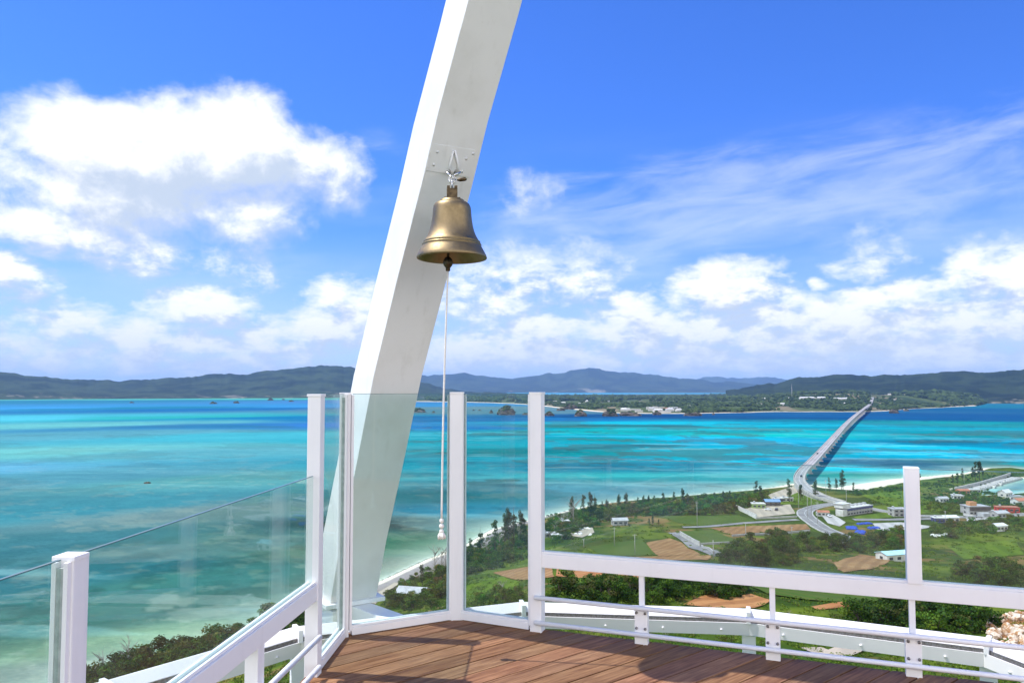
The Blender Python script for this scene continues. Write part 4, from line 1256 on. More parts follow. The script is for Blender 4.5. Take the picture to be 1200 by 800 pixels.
for v in range(5):      # casuarina, about 11 m, wispy and upright, gaps between limbs
    m = MB(); H = rnd.uniform(9.5, 12.5); lean = rnd.uniform(-.5, .5)
    m.tube([(0, 0, -.8), (lean * .2, 0, H * .4), (lean * .7, .1, H * .75), (lean, 0, H)], [.2, .15, .09, .02], 6)
    qs, cs = [], []
    for k_ in range(rnd.randint(17, 24)):
        zz = rnd.uniform(.22, 1.0) * H; a = rnd.uniform(0, 6.28); L__ = (1.05 - (zz / H) ** 1.6 * .75) * rnd.uniform(.7, 1.9)
        b0 = Vector((lean * zz / H, 0, zz * .93)); tip = b0 + Vector((math.cos(a) * L__, math.sin(a) * L__, rnd.uniform(.3, 1.2)))
        m.tube([b0, tip], [.05, .02], 4, caps=False)
        n_q = rnd.randint(34, 60)
        qs.append(leaf_quads((b0 + tip) / 2 + Vector((math.cos(a) * .2, math.sin(a) * .2, .25)), (.35 + L__ * .38, .35 + L__ * .38, rnd.uniform(.45, .9)), n_q, .20)); cs.append(leafcol(n_q, *GREEN['casuarina']))
    add_proto('casuarina', m, qs, cs)
for v in range(3):      # leafless, salt-burnt tree
    m = MB(); H = rnd.uniform(4.5, 6.5)
    m.tube([(0, 0, -.6), (.1, 0, H * .5), (.2, .1, H)], [.13, .09, .02], 5)
    for k_ in range(16):
        zz = rnd.uniform(.25, .95) * H; a = rnd.uniform(0, 6.28); L__ = rnd.uniform(.7, 1.8)
        e_ = Vector((math.cos(a) * L__, math.sin(a) * L__, zz + L__ * rnd.uniform(.7, 1.4)))
        m.tube([(.1, 0, zz), e_ * .5 + Vector((0, 0, zz * .5 + .1)), e_], [.055, .035, .012], 4, caps=False)
        for q in range(3):
            a2 = a + rnd.uniform(-1, 1); m.tube([e_ * .7 + Vector((0, 0, zz * .3)), e_ + Vector((math.cos(a2) * .6, math.sin(a2) * .6, .5))], [.025, .008], 3, caps=False)
    add_proto('bare', m, None, None, 'deadwood')
for v in range(5):      # shrub about 2.5 m
    m = MB(); qs, cs = [], []
    for k_ in range(rnd.randint(4, 7)):
        a = rnd.uniform(0, 6.28); rr__ = rnd.uniform(0, 1.2); tip = Vector((math.cos(a) * rr__, math.sin(a) * rr__, rnd.uniform(.7, 1.7)))
        m.tube([(0, 0, -.3), tip], [.07, .02], 4, caps=False)
        rad = (rnd.uniform(.6, 1.1), rnd.uniform(.6, 1.1), rnd.uniform(.5, .8)); n_q = int(75 * rad[0] * rad[1]) + 16
        qs.append(leaf_quads(tip, rad, n_q, .20)); cs.append(leafcol(n_q, *GREEN[rnd.choice(['mid', 'light', 'mid', 'dark'])]))
    add_proto('shrub', m, qs, cs)

placed = []
STUFF = {}


def plant(kind, pos, scale, name, label, cat, group, var=None, sq=1.0):
    t, cr = proto[kind][rnd.randrange(len(proto[kind])) if var is None else var]
    o = thing(name, (0, 0, 0), label, cat, group)
    o.location = pos; o.rotation_euler = (0, 0, rnd.uniform(0, 6.28)); o.scale = (scale, scale, scale * sq)
    a = bpy.data.objects.new('trunk' if kind != 'shrub' else 'stems', t); COL.objects.link(a); a.parent = o
    if cr:
        b_ = bpy.data.objects.new('crown' if kind != 'shrub' else 'foliage', cr); COL.objects.link(b_); b_.parent = o
    return o


def in_poly(p_, poly):
    x_, y_ = p_; r_ = False
    for i in range(len(poly)):
        (ax, ay), (bx, by) = poly[i - 1], poly[i]
        if (ay > y_) != (by > y_) and x_ < (bx - ax) * (y_ - ay) / (by - ay) + ax: r_ = not r_
    return r_


def scatter(poly, n, mind=0.0, skip=()):
    """n spots on the ground spread evenly over a patch outlined by photo pixels"""
    xs, ys = [q[0] for q in poly], [q[1] for q in poly]; out = []; tries = 0
    while len(out) < n and tries < n * 60:
        tries += 1
        q = (rnd.uniform(min(xs), max(xs)), rnd.uniform(min(ys), max(ys)))
        if not in_poly(q, poly) or any(in_poly(q, k_) for k_ in skip): continue
        g = ground(*q)
        if mind and any((g - h).length < mind for h in out): continue
        out.append(g)
    return out


# the woods: (outline, trees, size, kind, name, label, group)
belt = 'dark green tree in the dense coastal wood between the shore and the crop fields'
mid = 'dark rounded tree in the wood just above the right handrail'
W1 = [([(648, 640), (640, 620), (665, 612), (690, 606), (705, 612), (690, 620), (668, 630)], 22, 1.05, 'broad', belt, 'trees of the coastal wood'),
      ([(690, 606), (720, 600), (770, 593), (800, 592), (860, 589), (898, 586), (905, 590), (862, 597), (860, 602), (800, 603), (770, 604), (730, 606), (700, 612)], 130, 1.15, 'broad', belt, 'trees of the coastal wood'),
      ([(842, 654), (872, 642), (905, 632), (945, 634), (960, 638), (1000, 632), (1058, 626), (1056, 644), (1020, 648), (980, 646), (948, 650), (920, 662), (895, 668), (852, 664)], 84, 1.05, 'broad', mid, 'trees of the wood above the handrail'),
      ([(1082, 622), (1130, 612), (1200, 608), (1200, 622), (1150, 626), (1100, 632)], 30, .8, 'broad', 'bushy green tree in the belt below the village houses', 'trees below the village'),
      ([(1100, 582), (1140, 574), (1200, 584), (1200, 592), (1150, 590), (1118, 596)], 34, .6, 'broad', 'small green tree among the village houses by the harbour', 'trees in the village'),
      ([(1120, 690), (1118, 672), (1145, 662), (1200, 668), (1210, 690)], 24, 1.0, 'broad', 'dark bushy tree on the slope right of the tall rail post', 'trees right of the tall rail post'),
      ([(1000, 728), (1010, 708), (1070, 704), (1150, 712), (1160, 740), (1080, 745)], 30, .85, 'broad', 'leafy tree between the handrail and the upper rod at right', 'trees under the right handrail'),
      ([(545, 676), (542, 652), (575, 640), (606, 628), (632, 622), (636, 652), (600, 664), (570, 668)], 34, .95, 'broad', 'dark green tree on the shore slope behind the right glass pane', 'trees behind the right glass pane'),
      ([(452, 716), (470, 696), (500, 690), (528, 668), (532, 712)], 26, .85, 'broad', 'dark green tree beside the orange walled house behind the glass', 'trees around the orange walled house'),
      ([(652, 704), (660, 692), (705, 690), (760, 692), (822, 682), (872, 690), (862, 698), (780, 702), (770, 708)], 38, .8, 'broad', 'dark green tree between the handrail and the upper rod at the centre', 'trees under the middle of the handrail'),
      ([(70, 814), (150, 784), (240, 758), (330, 730), (372, 716), (380, 740), (300, 778), (200, 818), (100, 850)], 110, 1.25, 'broad', 'dark green tree below the railing at the lower left shore', 'trees on the lower left shore'),
      ([(446, 704), (470, 688), (500, 672), (545, 650), (546, 690), (500, 704)], 34, .72, 'broad', 'dark green tree in the belt behind the stony shore at the centre', 'trees behind the stony shore'),
      ([(640, 612), (690, 598), (740, 591), (800, 586), (870, 580), (902, 577), (902, 585), (860, 588), (800, 592), (740, 597), (690, 606), (650, 620)], 90, .62, 'broad', 'low dark tree in the fringe right behind the beach', 'trees of the beach fringe'),
      ([(985, 576), (1010, 575), (1050, 571), (1080, 567), (1110, 563), (1110, 568), (1050, 576), (1000, 581)], 26, .5, 'broad', 'low dark tree in the fringe behind the right beach', 'trees behind the right beach'),
      ([(1075, 588), (1100, 580), (1120, 586), (1200, 588), (1200, 600), (1150, 596), (1110, 603), (1085, 600)], 34, .55, 'broad', 'small green tree between the village houses', 'trees between the village houses'),
      ([(550, 712), (552, 702), (600, 698), (612, 704), (600, 712)], 8, .55, 'broad', 'low dark tree just above the white ring behind the right glass pane', 'trees just above the white ring')]
spots = []
for poly, n, sc, kind, lb, grp in W1:
    for g in scatter(poly, n, 2.6): spots.append((g, sc * rnd.uniform(.75, 1.25), lb, grp, rnd.uniform(.8, 1.05)))
spots.sort(key=lambda q: -q[1] / q[0].length)
for g, sc, lb, grp, sq in spots[:285]: plant('broad', g, sc, 'broadleaf_tree', lb, 'tree', grp, sq=sq)
V_, C_, n_v = [], [], 0
for g, sc, lb, grp, sq in spots[285:]:          # the smallest ones read as one mass of wood
    t, cr = proto['broad'][rnd.randrange(5)]; me = cr; n = len(me.vertices)
    co_ = np.empty(n * 3, np.float32); me.vertices.foreach_get('co', co_); co_ = co_.reshape(-1, 3)
    cl_ = np.empty(n * 4, np.float32); me.color_attributes['tint'].data.foreach_get('color', cl_)
    a = rnd.uniform(0, 6.28); ca, sa = math.cos(a), math.sin(a); v_ = np.array([rnd.uniform(.6, 1.7), rnd.uniform(.7, 1.45), rnd.uniform(.6, 1.3)])
    V_.append(np.stack([(co_[:, 0] * ca - co_[:, 1] * sa) * sc + g.x, (co_[:, 0] * sa + co_[:, 1] * ca) * sc + g.y, co_[:, 2] * sc * sq + g.z], -1)); C_.append(cl_.reshape(-1, 4)[:, :3] * v_)
V_, C_ = np.concatenate(V_), np.concatenate(C_)
w_ = np_mesh('woodland', V_, np.arange(len(V_)).reshape(-1, 4), 'bushes', C_, smooth=False)
tag(w_, 'far green woodland canopy along the shore and between the fields', 'woodland', kind='stuff')

# casuarinas standing out above the shore: photo position of the foot, height in photo pixels
CAS = [(683, 606, 26), (692, 606, 28), (697, 606, 25), (706, 603, 14), (711, 603, 17), (725, 600, 20), (734, 599, 21), (748, 597, 13), (754, 597, 16), (760, 596, 15), (767, 596, 14), (777, 595, 19), (790, 594, 16), (800, 593, 20), (806, 593, 15), (818, 592, 13),
       (828, 591, 12), (838, 590, 13), (848, 589, 14), (856, 589, 14), (862, 588, 11), (886, 588, 22), (892, 588, 19), (670, 610, 27), (610, 632, 32), (614, 632, 26), (602, 638, 38), (592, 640, 36), (596, 640, 42), (580, 646, 36), (563, 652, 30), (552, 660, 26), (545, 660, 22), (531, 670, 34), (495, 688, 26),
       (626, 626, 30), (632, 624, 36), (925, 588, 24), (938, 587, 20), (956, 585, 22), (972, 576, 15), (980, 575, 14), (986, 574, 18), (988, 574, 21), (1000, 577, 12), (1078, 562, 8), (1117, 568, 12), (1122, 567, 14), (1128, 563, 13), (1143, 563, 20), (1148, 562, 22), (1140, 562, 14), (1152, 561, 12),
       (765, 616, 12), (772, 616, 8), (761, 616, 9)]
for px, py, hp in CAS:
    g = ground(px, py); Ht = hp / 900 * g.y * 1.12
    plant('casuarina', g, Ht / 11.0, 'casuarina_tree', 'tall wispy casuarina tree standing above the shore growth', 'tree', 'casuarinas along the shore')
BARE = [(652, 622, 14), (660, 617, 18), (665, 615, 16), (672, 612, 30), (650, 626, 12), (657, 620, 15), (510, 672, 30), (518, 668, 26), (522, 664, 22), (571, 652, 20), (585, 644, 22), (608, 634, 18), (535, 662, 20), (120, 800, 34), (150, 790, 40), (105, 815, 30), (588, 705, 22), (925, 722, 8), (780, 752, 24)]
for px, py, hp in BARE:
    g = ground(px, py); plant('bare', g, hp / 900 * g.y / 6.0, 'bare_tree', 'leafless pale branched tree among the green growth near the shore', 'tree', 'bare salt burnt trees')

# undergrowth as one mass
qs, cs = [], []
NOGO = [pp for n_, pp, mt, lb in F_ if mt != 'lush_grass'] + [[(936, 616), (944, 598), (985, 586), (1110, 602), (1110, 609), (985, 594), (955, 600), (968, 618), (990, 632), (978, 632)]]
def shrubs(n, poly, size, kinds, flat=.7):
    for g in scatter(poly, n, skip=NOGO):
        s_ = size * rnd.uniform(.5, 1.4); rad = (s_ * rnd.uniform(.8, 1.5), s_ * rnd.uniform(.8, 1.5), s_ * flat)
        n_q = int(34 + 16 * s_); dist_ = math.hypot(g.x, g.y)
        qs.append(leaf_quads((g.x, g.y, g.z + rad[2] * .45), rad, n_q, max(.16, dist_ * .00065))); cs.append(leafcol(n_q, *GREEN[rnd.choice(kinds)]))
for a_ in W1: shrubs(a_[1] * 5, a_[0], 1.6, ['dark', 'mid', 'light'])
shrubs(170, [(640, 604), (690, 594), (740, 588), (800, 583), (870, 578), (900, 576), (900, 590), (860, 592), (800, 594), (740, 599), (690, 607), (650, 622)], 1.4, ['dark', 'mid', 'casuarina'])
shrubs(150, [(540, 665), (545, 642), (575, 625), (640, 607), (650, 622), (600, 640), (560, 665)], 1.0, ['olive', 'casuarina', 'mid'])
shrubs(700, [(640, 700), (640, 612), (720, 606), (880, 602), (960, 640), (1060, 640), (1200, 620), (1200, 690), (1060, 676), (640, 648)], .95, ['light', 'mid', 'light', 'light'], .42)
shrubs(1500, [(640, 760), (640, 676), (880, 690), (1200, 700), (1260, 830), (640, 800)], 1.0, ['light', 'mid', 'light', 'light', 'olive'], .45)
shrubs(420, [(440, 720), (455, 690), (520, 668), (640, 680), (640, 720)], .9, ['mid', 'dark', 'light'])
shrubs(700, [(60, 840), (100, 800), (200, 765), (300, 740), (380, 720), (420, 730), (300, 840)], 1.0, ['dark', 'mid', 'olive'])
shrubs(500, [(1000, 590), (1050, 575), (1100, 566), (1200, 582), (1200, 606), (1090, 606), (1040, 600)], .7, ['mid', 'light', 'dark'])
shrubs(100, [(1085, 572), (1100, 562), (1150, 554), (1190, 556), (1150, 570), (1110, 576)], .8, ['mid', 'dark', 'casuarina'])
shrubs(60, [(905, 588), (940, 580), (975, 588), (950, 592)], .6, ['mid', 'light'])
ug = leaves_mesh('undergrowth', qs, cs)
tag(ug, 'dense green undergrowth of shrubs and tall grass across the slope', 'undergrowth', kind='stuff')
# ---------------------------------------------------------------- the long bridge
bpx = [(985, 588.5, 4.5), (965, 582.5, 5.5), (949, 575, 6.3), (939.5, 567, 7.0), (936.5, 560, 8.0), (941, 551, 9.0), (952, 540, 9.5), (965, 526, 10), (978, 511.5, 11), (991, 497, 12.5), (1003, 486, 15), (1012, 479, 17)]
bpts = [atz(*q) for q in bpx]
cp = []
for i in range(len(bpts) - 1):
    p0, p1, p2, p3 = bpts[max(i - 1, 0)], bpts[i], bpts[i + 1], bpts[min(i + 2, len(bpts) - 1)]
    for k_ in range(10):
        t = k_ / 10; cp.append(.5 * ((2 * p1) + (p2 - p0) * t + (2 * p0 - 5 * p1 + 4 * p2 - p3) * t * t + (3 * p1 - p0 - 3 * p2 + p3) * t ** 3))
dirn = (bpts[-1] - bpts[-2]).normalized()
cp += [bpts[-1] + dirn * d_ for d_ in (0, 60, 120)]
br = thing('bridge', tuple(bpts[3]), 'long pale grey road bridge curving off the island and crossing the turquoise strait', 'bridge')


def strip(sec, lo=0, hi=None, off=0.0):      # cross-section (side, up) along the bridge line
    m = MB(); vs = []; c_ = cp[lo:hi]
    for i, p_ in enumerate(c_):
        d_ = c_[min(i + 1, len(c_) - 1)] - c_[max(i - 1, 0)]; d_.z = 0; d_.normalize(); n__ = Vector((-d_.y, d_.x, 0))
        vs += [p_ + n__ * a_ + Vector((0, 0, b_)) for a_, b_ in sec]
    w_ = len(sec)
    fs = [(i * w_ + k_, i * w_ + (k_ + 1) % w_, (i + 1) * w_ + (k_ + 1) % w_, (i + 1) * w_ + k_) for i in range(len(c_) - 1) for k_ in range(w_)]
    fs += [tuple(range(w_)), tuple(range((len(c_) - 1) * w_, len(c_) * w_))]
    m.add(vs, fs); return m


HW = 4.3
strip([(-HW, -.5), (HW, -.5), (HW, 0), (-HW, 0)]).build('deck', 'bridge_road', br)
strip([(-3.2, -2.6), (3.2, -2.6), (3.8, -.52), (-3.8, -.52)], 45).build('girder', 'concrete', br)
for s_ in (-1, 1):
    a_ = sorted((s_ * (HW - .05), s_ * (HW + .3)))
    strip([(a_[0], -.9), (a_[1], -.9), (a_[1], .95), (a_[0], .95)]).build('parapet', 'concrete', br)
    b_ = sorted((s_ * (HW - 1.4), s_ * (HW - .07)))
    strip([(b_[0], .02), (b_[1], .02), (b_[1], .16), (b_[0], .16)]).build('footway', 'concrete', br)
    c_ = sorted((s_ * 3.05, s_ * 2.92))
    strip([(c_[0], .006), (c_[1], .006), (c_[1], .012), (c_[0], .012)]).build('edge_line', 'line', br)
strip([(-.09, .006), (.09, .006), (.09, .012), (-.09, .012)]).build('centre_line', 'line', br)
strip([(-HW + .2, -9), (HW - .2, -9), (HW - .2, -.52), (-HW + .2, -.52)], 0, 40).build('abutment', 'concrete', br)
acc, last = 0, None
for i in range(44, len(cp) - 1):
    acc += (cp[i + 1] - cp[i]).length if last is not None else 99
    if acc < 46: 
        last = cp[i]; continue
    seg = cp[i + 1] - cp[i]; n_sub = max(1, int(seg.length / 46))
    for q in range(n_sub):
        p_ = cp[i] + seg * (q / n_sub); d_ = seg.normalized(); a_ = math.atan2(d_.y, d_.x)
        m = MB()
        m.box((p_.x, p_.y, p_.z / 2 - 2.9), (1.7, 4.4, p_.z + .6), a_)
        m.box((p_.x, p_.y, p_.z - 3.15), (2.0, 7.4, 1.1), a_)
        m.box((p_.x, p_.y, .25), (3.8, 6.5, 1.3), a_)
        m.build('pier', 'concrete', br, fix=False)
    acc = 0; last = cp[i]
# the road that climbs away on the far island
road_far = [far_spot(px, py) for px, py in ((1016.5, 478.5), (1020, 474), (1021.5, 470), (1022.5, 466))]
road_far[0] = bpts[-1] + dirn * 100; road_far[0].z = bpts[-1].z
for q in road_far[1:]: q.z = max(q.z + 3, bpts[-1].z)
m = MB(); vs = []
for i, p_ in enumerate(road_far):
    vs += [p_ + Vector((-7, 0, .3)), p_ + Vector((7, 0, .3)), p_ + Vector((7, 0, -6)), p_ + Vector((-7, 0, -6))]
m.add(vs, [(4 * i + k_, 4 * i + (k_ + 1) % 4, 4 * i + 4 + (k_ + 1) % 4, 4 * i + 4 + k_) for i in range(len(road_far) - 1) for k_ in range(4)])
tag(m.build('road', 'bridge_road'), 'pale road climbing inland from the far end of the bridge', 'road', kind='structure')


# ---------------------------------------------------------------- vehicles
def car(pos, rz, col, label, group=None):
    t = thing('car', (0, 0, 0), label, 'car', group)
    m = MB()
    pr = [(-2.1, .35), (-2.15, .75), (-1.9, .95), (-1.25, 1.02), (-.75, 1.46), (.75, 1.5), (1.45, 1.05), (2.05, .95), (2.15, .6), (2.1, .35)]
    vs = [(x_, -.82 + (.12 if z_ > 1.2 else 0), z_) for x_, z_ in pr] + [(x_, .82 - (.12 if z_ > 1.2 else 0), z_) for x_, z_ in pr]
    n__ = len(pr); m.add(vs, [tuple(range(n__)), tuple(range(n__, 2 * n__))[::-1]] + [(i, (i + 1) % n__, n__ + (i + 1) % n__, n__ + i) for i in range(n__)])
    m.build('body', col, bevel=.05).parent = t
    m = MB()
    for sg in (-1, 1): m.add([(-1.1, sg * .79, 1.05), (1.3, sg * .79, 1.08), (.72, sg * .73, 1.42), (-.7, sg * .73, 1.40)], [(0, 1, 2, 3)])
    m.add([(1.50, -.66, 1.07), (1.50, .66, 1.07), (.84, .6, 1.47), (.84, -.6, 1.47)], [(0, 1, 2, 3)])
    m.add([(-1.28, -.66, 1.06), (-1.28, .66, 1.06), (-.82, .6, 1.45), (-.82, -.6, 1.45)], [(0, 1, 2, 3)])
    m.build('windows', 'pane', fix=False).parent = t
    for sx_ in (-1.3, 1.3):
        for sy_ in (-.74, .74):
            m = MB(); m.tube([(sx_, sy_ - .11, .33), (sx_, sy_ + .11, .33)], .33, 12); m.build('wheel', 'walld').parent = t
    t.location = pos; t.rotation_euler = (0, 0, rz)
    return t


M['car_white'] = mat_noise('white_car_paint', (.75, .75, .76), (.68, .69, .70), 2, .3, .5)
M['car_dark'] = mat_noise('black_car_paint', (.02, .02, .024), (.03, .03, .035), 2, .25, .5)
M['car_silver'] = mat_noise('silver_car_paint', (.42, .43, .45), (.36, .37, .39), 2, .3, .5, metal=.5)


def on_bridge(px, py, side):
    k_ = min(range(len(cp)), key=lambda i: abs(py - (lambda q: 400 + SHIFT - FPX * (-q.y * math.sin(PITCH) + (q.z - EYE) * math.cos(PITCH)) / (q.y * math.cos(PITCH) + (q.z - EYE) * math.sin(PITCH)))(cp[i])))
    d_ = (cp[min(k_ + 1, len(cp) - 1)] - cp[max(k_ - 1, 0)]); a_ = math.atan2(d_.y, d_.x)
    return cp[k_] + Vector((-d_.y, d_.x, 0)).normalized() * side + Vector((0, 0, .02)), a_


p_, a_ = on_bridge(945, 558, -1.5); car(p_, a_, 'car_dark', 'black car coming off the bridge at the bend')
p_, a_ = on_bridge(962, 532, 1.5); car(p_, a_, 'car_dark', 'small dark car driving along the first third of the bridge')
p_, a_ = on_bridge(985, 511, -1.5); car(p_, a_, 'car_silver', 'small silver car near the middle of the bridge')
for px, py, cl, lb in ((900, 598.5, 'car_white', 'white car parked at the left in the sandy car park'), (910, 598.5, 'car_dark', 'dark car parked at the right in the sandy car park'), (972, 606, 'car_white', 'white car on the grey forecourt of the long building'),
                       (1064, 601, 'car_dark', 'dark car on the village road just right of the tall post'), (1178, 600, 'car_silver', 'silver car in front of the red building'), (1147, 607, 'car_silver', 'silver car on the paved yard of the dark topped house')):
    car(ground(px, py) + Vector((0, 0, .40)), rnd.uniform(0, 3), cl, lb)


# ---------------------------------------------------------------- buildings
def house(name, px, py, size, rz, wall, roof, label, cat='building', pitched=0.0, windows=(3, 1), over=.35, floors=1, group=None, far=False, extra=None):
    """walls with window openings' panes and frames, a door, and a flat slab or gabled roof"""
    g = far_spot(px, py) if far else ground(px, py)
    L_, W__, H = size
    t = thing(name, (0, 0, 0), label, cat, group)
    def part(m, n__, mt, **k_):
        o = m.build(n__, mt, **k_); o.parent = t; return o
    m = MB(); m.box((0, 0, H / 2 - .6), (L_, W__, H + 1.2))
    if pitched:
        m.add([(-L_ / 2, -W__ / 2, H), (-L_ / 2, W__ / 2, H), (-L_ / 2, 0, H + pitched), (L_ / 2, -W__ / 2, H), (L_ / 2, W__ / 2, H), (L_ / 2, 0, H + pitched)], [(0, 1, 2), (3, 5, 4)])
    part(m, 'wall', wall, fix=False)
    m = MB(); oL, oW = L_ / 2 + over, W__ / 2 + over
    if pitched:
        e_ = pitched * over / (W__ / 2)
        for sg in (-1, 1):
            b_ = [(-oL, 0, H + pitched + .03), (oL, 0, H + pitched + .03), (oL, sg * oW, H - e_ + .03), (-oL, sg * oW, H - e_ + .03)]
            m.hexa(b_, [(x_, y_, z_ + .18) for x_, y_, z_ in b_])
    else:
        m.box((0, 0, H + .12), (2 * oL, 2 * oW, .24)); m.box((0, oW - .12, H + .32), (2 * oL, .2, .22)); m.box((0, -oW + .12, H + .32), (2 * oL, .2, .22))
    part(m, 'roof', roof)
    if not far:
        k_ = windows[0]
        for fl in range(floors):
            zc = (fl + .55) * H / floors
            for i in range(k_):
                x_ = -L_ / 2 + L_ * (i + .5) / k_
                for sg in (-1, 1):
                    m = MB(); m.box((x_, sg * (W__ / 2 + .03), zc), (min(1.8, L_ / k_ * .62), .06, 1.15)); part(m, 'window_pane', 'pane')
                    m = MB(); ww = min(1.8, L_ / k_ * .62) / 2 + .06
                    m.box((x_, sg * (W__ / 2 + .06), zc - .62), (2 * ww, .14, .09)); m.box((x_, sg * (W__ / 2 + .06), zc + .62), (2 * ww, .14, .09))
                    part(m, 'window_frame', 'wallw')
            for sg in (-1, 1):
                m = MB(); m.box((sg * (L_ / 2 + .03), 0, zc), (.06, min(1.6, W__ * .4), 1.1)); part(m, 'window_pane', 'pane')
        m = MB(); m.box((L_ * .3, -W__ / 2 - .035, 1.0), (.95, .07, 2.05)); part(m, 'door', 'walld')
    if not far and not pitched and not extra:
        m = MB(); m.lathe([(.01, 1.25), (.62, 1.2), (.68, 1.0), (.68, 0), (.01, 0)], (-L_ * .28, W__ * .18, H + .24), 12); part(m, 'water_tank', 'roofg', fix=False)
    if extra: extra(part, L_, W__, H)
    t.location = g - Vector((0, 0, .1)); t.rotation_euler = (0, 0, rz)
    return t


def long_extra(part, L_, W__, H):
    m = MB(); m.box((0, -W__ / 2 - .12, H - .55), (L_ + .1, .22, 1.5)); part(m, 'navy_fascia', 'wallb')
    m = MB(); m.box((-L_ / 2 + .9, 0, H + 1.5), (8, W__ * .7, 2.6)); part(m, 'rooftop_room', 'wallw')
    m = MB(); m.box((-L_ / 2 + .9, 0, H + 2.9), (9, W__ * .8, .25)); part(m, 'upper_roof', 'roofw')
    for i in range(5):
        m = MB(); m.box((L_ * (-.18 + i * .16), W__ * .12, H + .75), (2.4, 1.8, 1.1)); part(m, 'roof_unit', 'roofg')
    m = MB()
    m.box((-L_ / 2 - 2.2, -1.5, 1.9), (4.4, W__ * .6, 3.8)); part(m, 'entrance_block', 'wallw')


house('long_building', 1001, 601, (27, 8.5, 4.6), R(33), 'wallg', 'roofw', 'long two storey building with white roofs and a navy band beside the loop road', 'building', windows=(9, 1), floors=2, extra=long_extra)
house('kiosk', 964, 604, (7, 4.5, 2.6), R(-8), 'wallw', 'roofr', 'small kiosk with a pinkish roof left of the long white roofed building', 'kiosk', pitched=.8)
house('small_building', 888.5, 595, (8.5, 6, 3.2), R(-6), 'wallgr', 'roofw', 'small lime green building with a white roof at the car park', 'building')
house('shelter', 904.5, 592.5, (10, 7, 3.4), R(-4), 'walld', 'roofb', 'brown walled shelter with a blue roof behind the car park', 'building', pitched=1.3)
house('beach_hut', 922, 587, (8, 4, 2.6), R(4), 'wallw', 'roofw', 'low white beach hut next to the sandy plaza', 'hut')
house('beach_hut', 912, 587.5, (6, 4, 2.5), R(4), 'wallb', 'roofw', 'small blue walled hut beside the low white beach hut', 'hut')
house('shed', 1047, 656.5, (12, 6.5, 3.2), R(16), 'wallw', 'aqua', 'small white shed with a pale aqua roof on the brown dirt yard', 'shed', pitched=.9)
house('house', 1053, 604, (10, 7, 4.6), R(5), 'wallg', 'roofg', 'grey flat roofed house partly hidden by the tall rail post', 'house', floors=2)
house('house', 1112, 611, (9, 6.5, 3), R(8), 'wallw', 'roofw', 'low house with a bright white roof at the end of the lane', 'house', pitched=1.0)
house('house', 1101, 612, (7, 6, 3), R(-5), 'wallb', 'roofw', 'small dark blue walled house left of the bright white roofed house', 'house')
def topper(part, L_, W__, H):
    m = MB(); m.box((-2.5, 0, H + 1.5), (4.5, 4, 2.4)); part(m, 'roof_room', 'wallo')
    m = MB(); m.box((0, -W__ / 2 - .6, H * .78), (L_ * .96, 1.2, H * .38)); part(m, 'dark_balcony', 'walld')
    m = MB(); m.box((4, -W__ / 2 - 4, 1.2), (14, 7, 2.2)); part(m, 'lean_to', 'roofg')
house('house', 1143, 602, (14, 9, 5.4), R(4), 'wallg', 'roofg', 'biggest village house with a dark upper storey and an orange rooftop room', 'house', floors=2, windows=(5, 1), extra=topper)
house('shop', 1180, 600, (13, 6, 3.6), R(-10), 'wallr', 'roofr', 'bright red flat building at the right edge of the village', 'shop', windows=(4, 1))
house('house', 1171, 606, (9, 7, 3.2), R(14), 'wallg', 'roofg', 'grey house just below the bright red building', 'house', pitched=1.2)
house('house', 1196, 592, (10, 7, 3.8), R(12), 'wallw', 'roofr', 'terracotta roofed house at the right edge above the red building', 'house', pitched=1.4)
house('house', 1169, 621, (8, 6, 3), R(20), 'wallw', 'roofw', 'little white roofed house alone in the bushes below the village', 'house', pitched=1.0)
house('harbour_shed', 1128, 578.5, (9, 5, 3), R(6), 'wallo', 'roofr', 'small reddish brown shed at the harbour end of the quay', 'shed', pitched=.9)
house('harbour_shed', 1142, 577, (8, 4, 2.8), R(12), 'wallw', 'roofw', 'small white shed standing on the harbour quay', 'shed')
house('harbour_house', 1178, 582.5, (9, 6, 4), R(30), 'wallw', 'roofw', 'white gabled house on the near shore of the harbour', 'house', pitched=2.0)
house('village_house', 1104, 588, (7, 5, 3), R(10), 'wallw', 'roofg', 'small white house left of the harbour road among trees', 'house', pitched=1)
house('village_house', 1122, 584.5, (7, 5, 3), R(-8), 'wallw', 'roofw', 'small flat white house in the trees below the harbour quay', 'house')
house('village_house', 1192, 586, (8, 5, 3.2), R(6), 'wallw', 'roofg', 'white house near the right edge by the harbour', 'house')
house('cottage', 484, 701, (11, 8, 3), R(-14), 'wallo', 'roofg', 'orange walled cottage with a pale grey roof among dark trees', 'house', pitched=1.5)
house('hut', 662, 616, (5, 4, 3.2), R(10), 'walld', 'roofw', 'dark hut with a small white roof in the wood right of the screen post', 'hut')
house('shack', 726, 614.5, (9, 5.5, 3), R(8), 'wallg', 'roofg', 'weathered grey shack at the foot of the coastal wood', 'shack', pitched=1.2)
house('farm_shed', 655, 631, (8, 5, 2.4), R(8), 'wallg', 'roofw', 'low shed with a pale roof by the sandy clearing', 'shed')
house('farm_shed', 642, 629, (7, 4, 2.4), R(-6), 'wallg', 'roofg', 'low grey shed closest to the right post of the glass screen', 'shed')

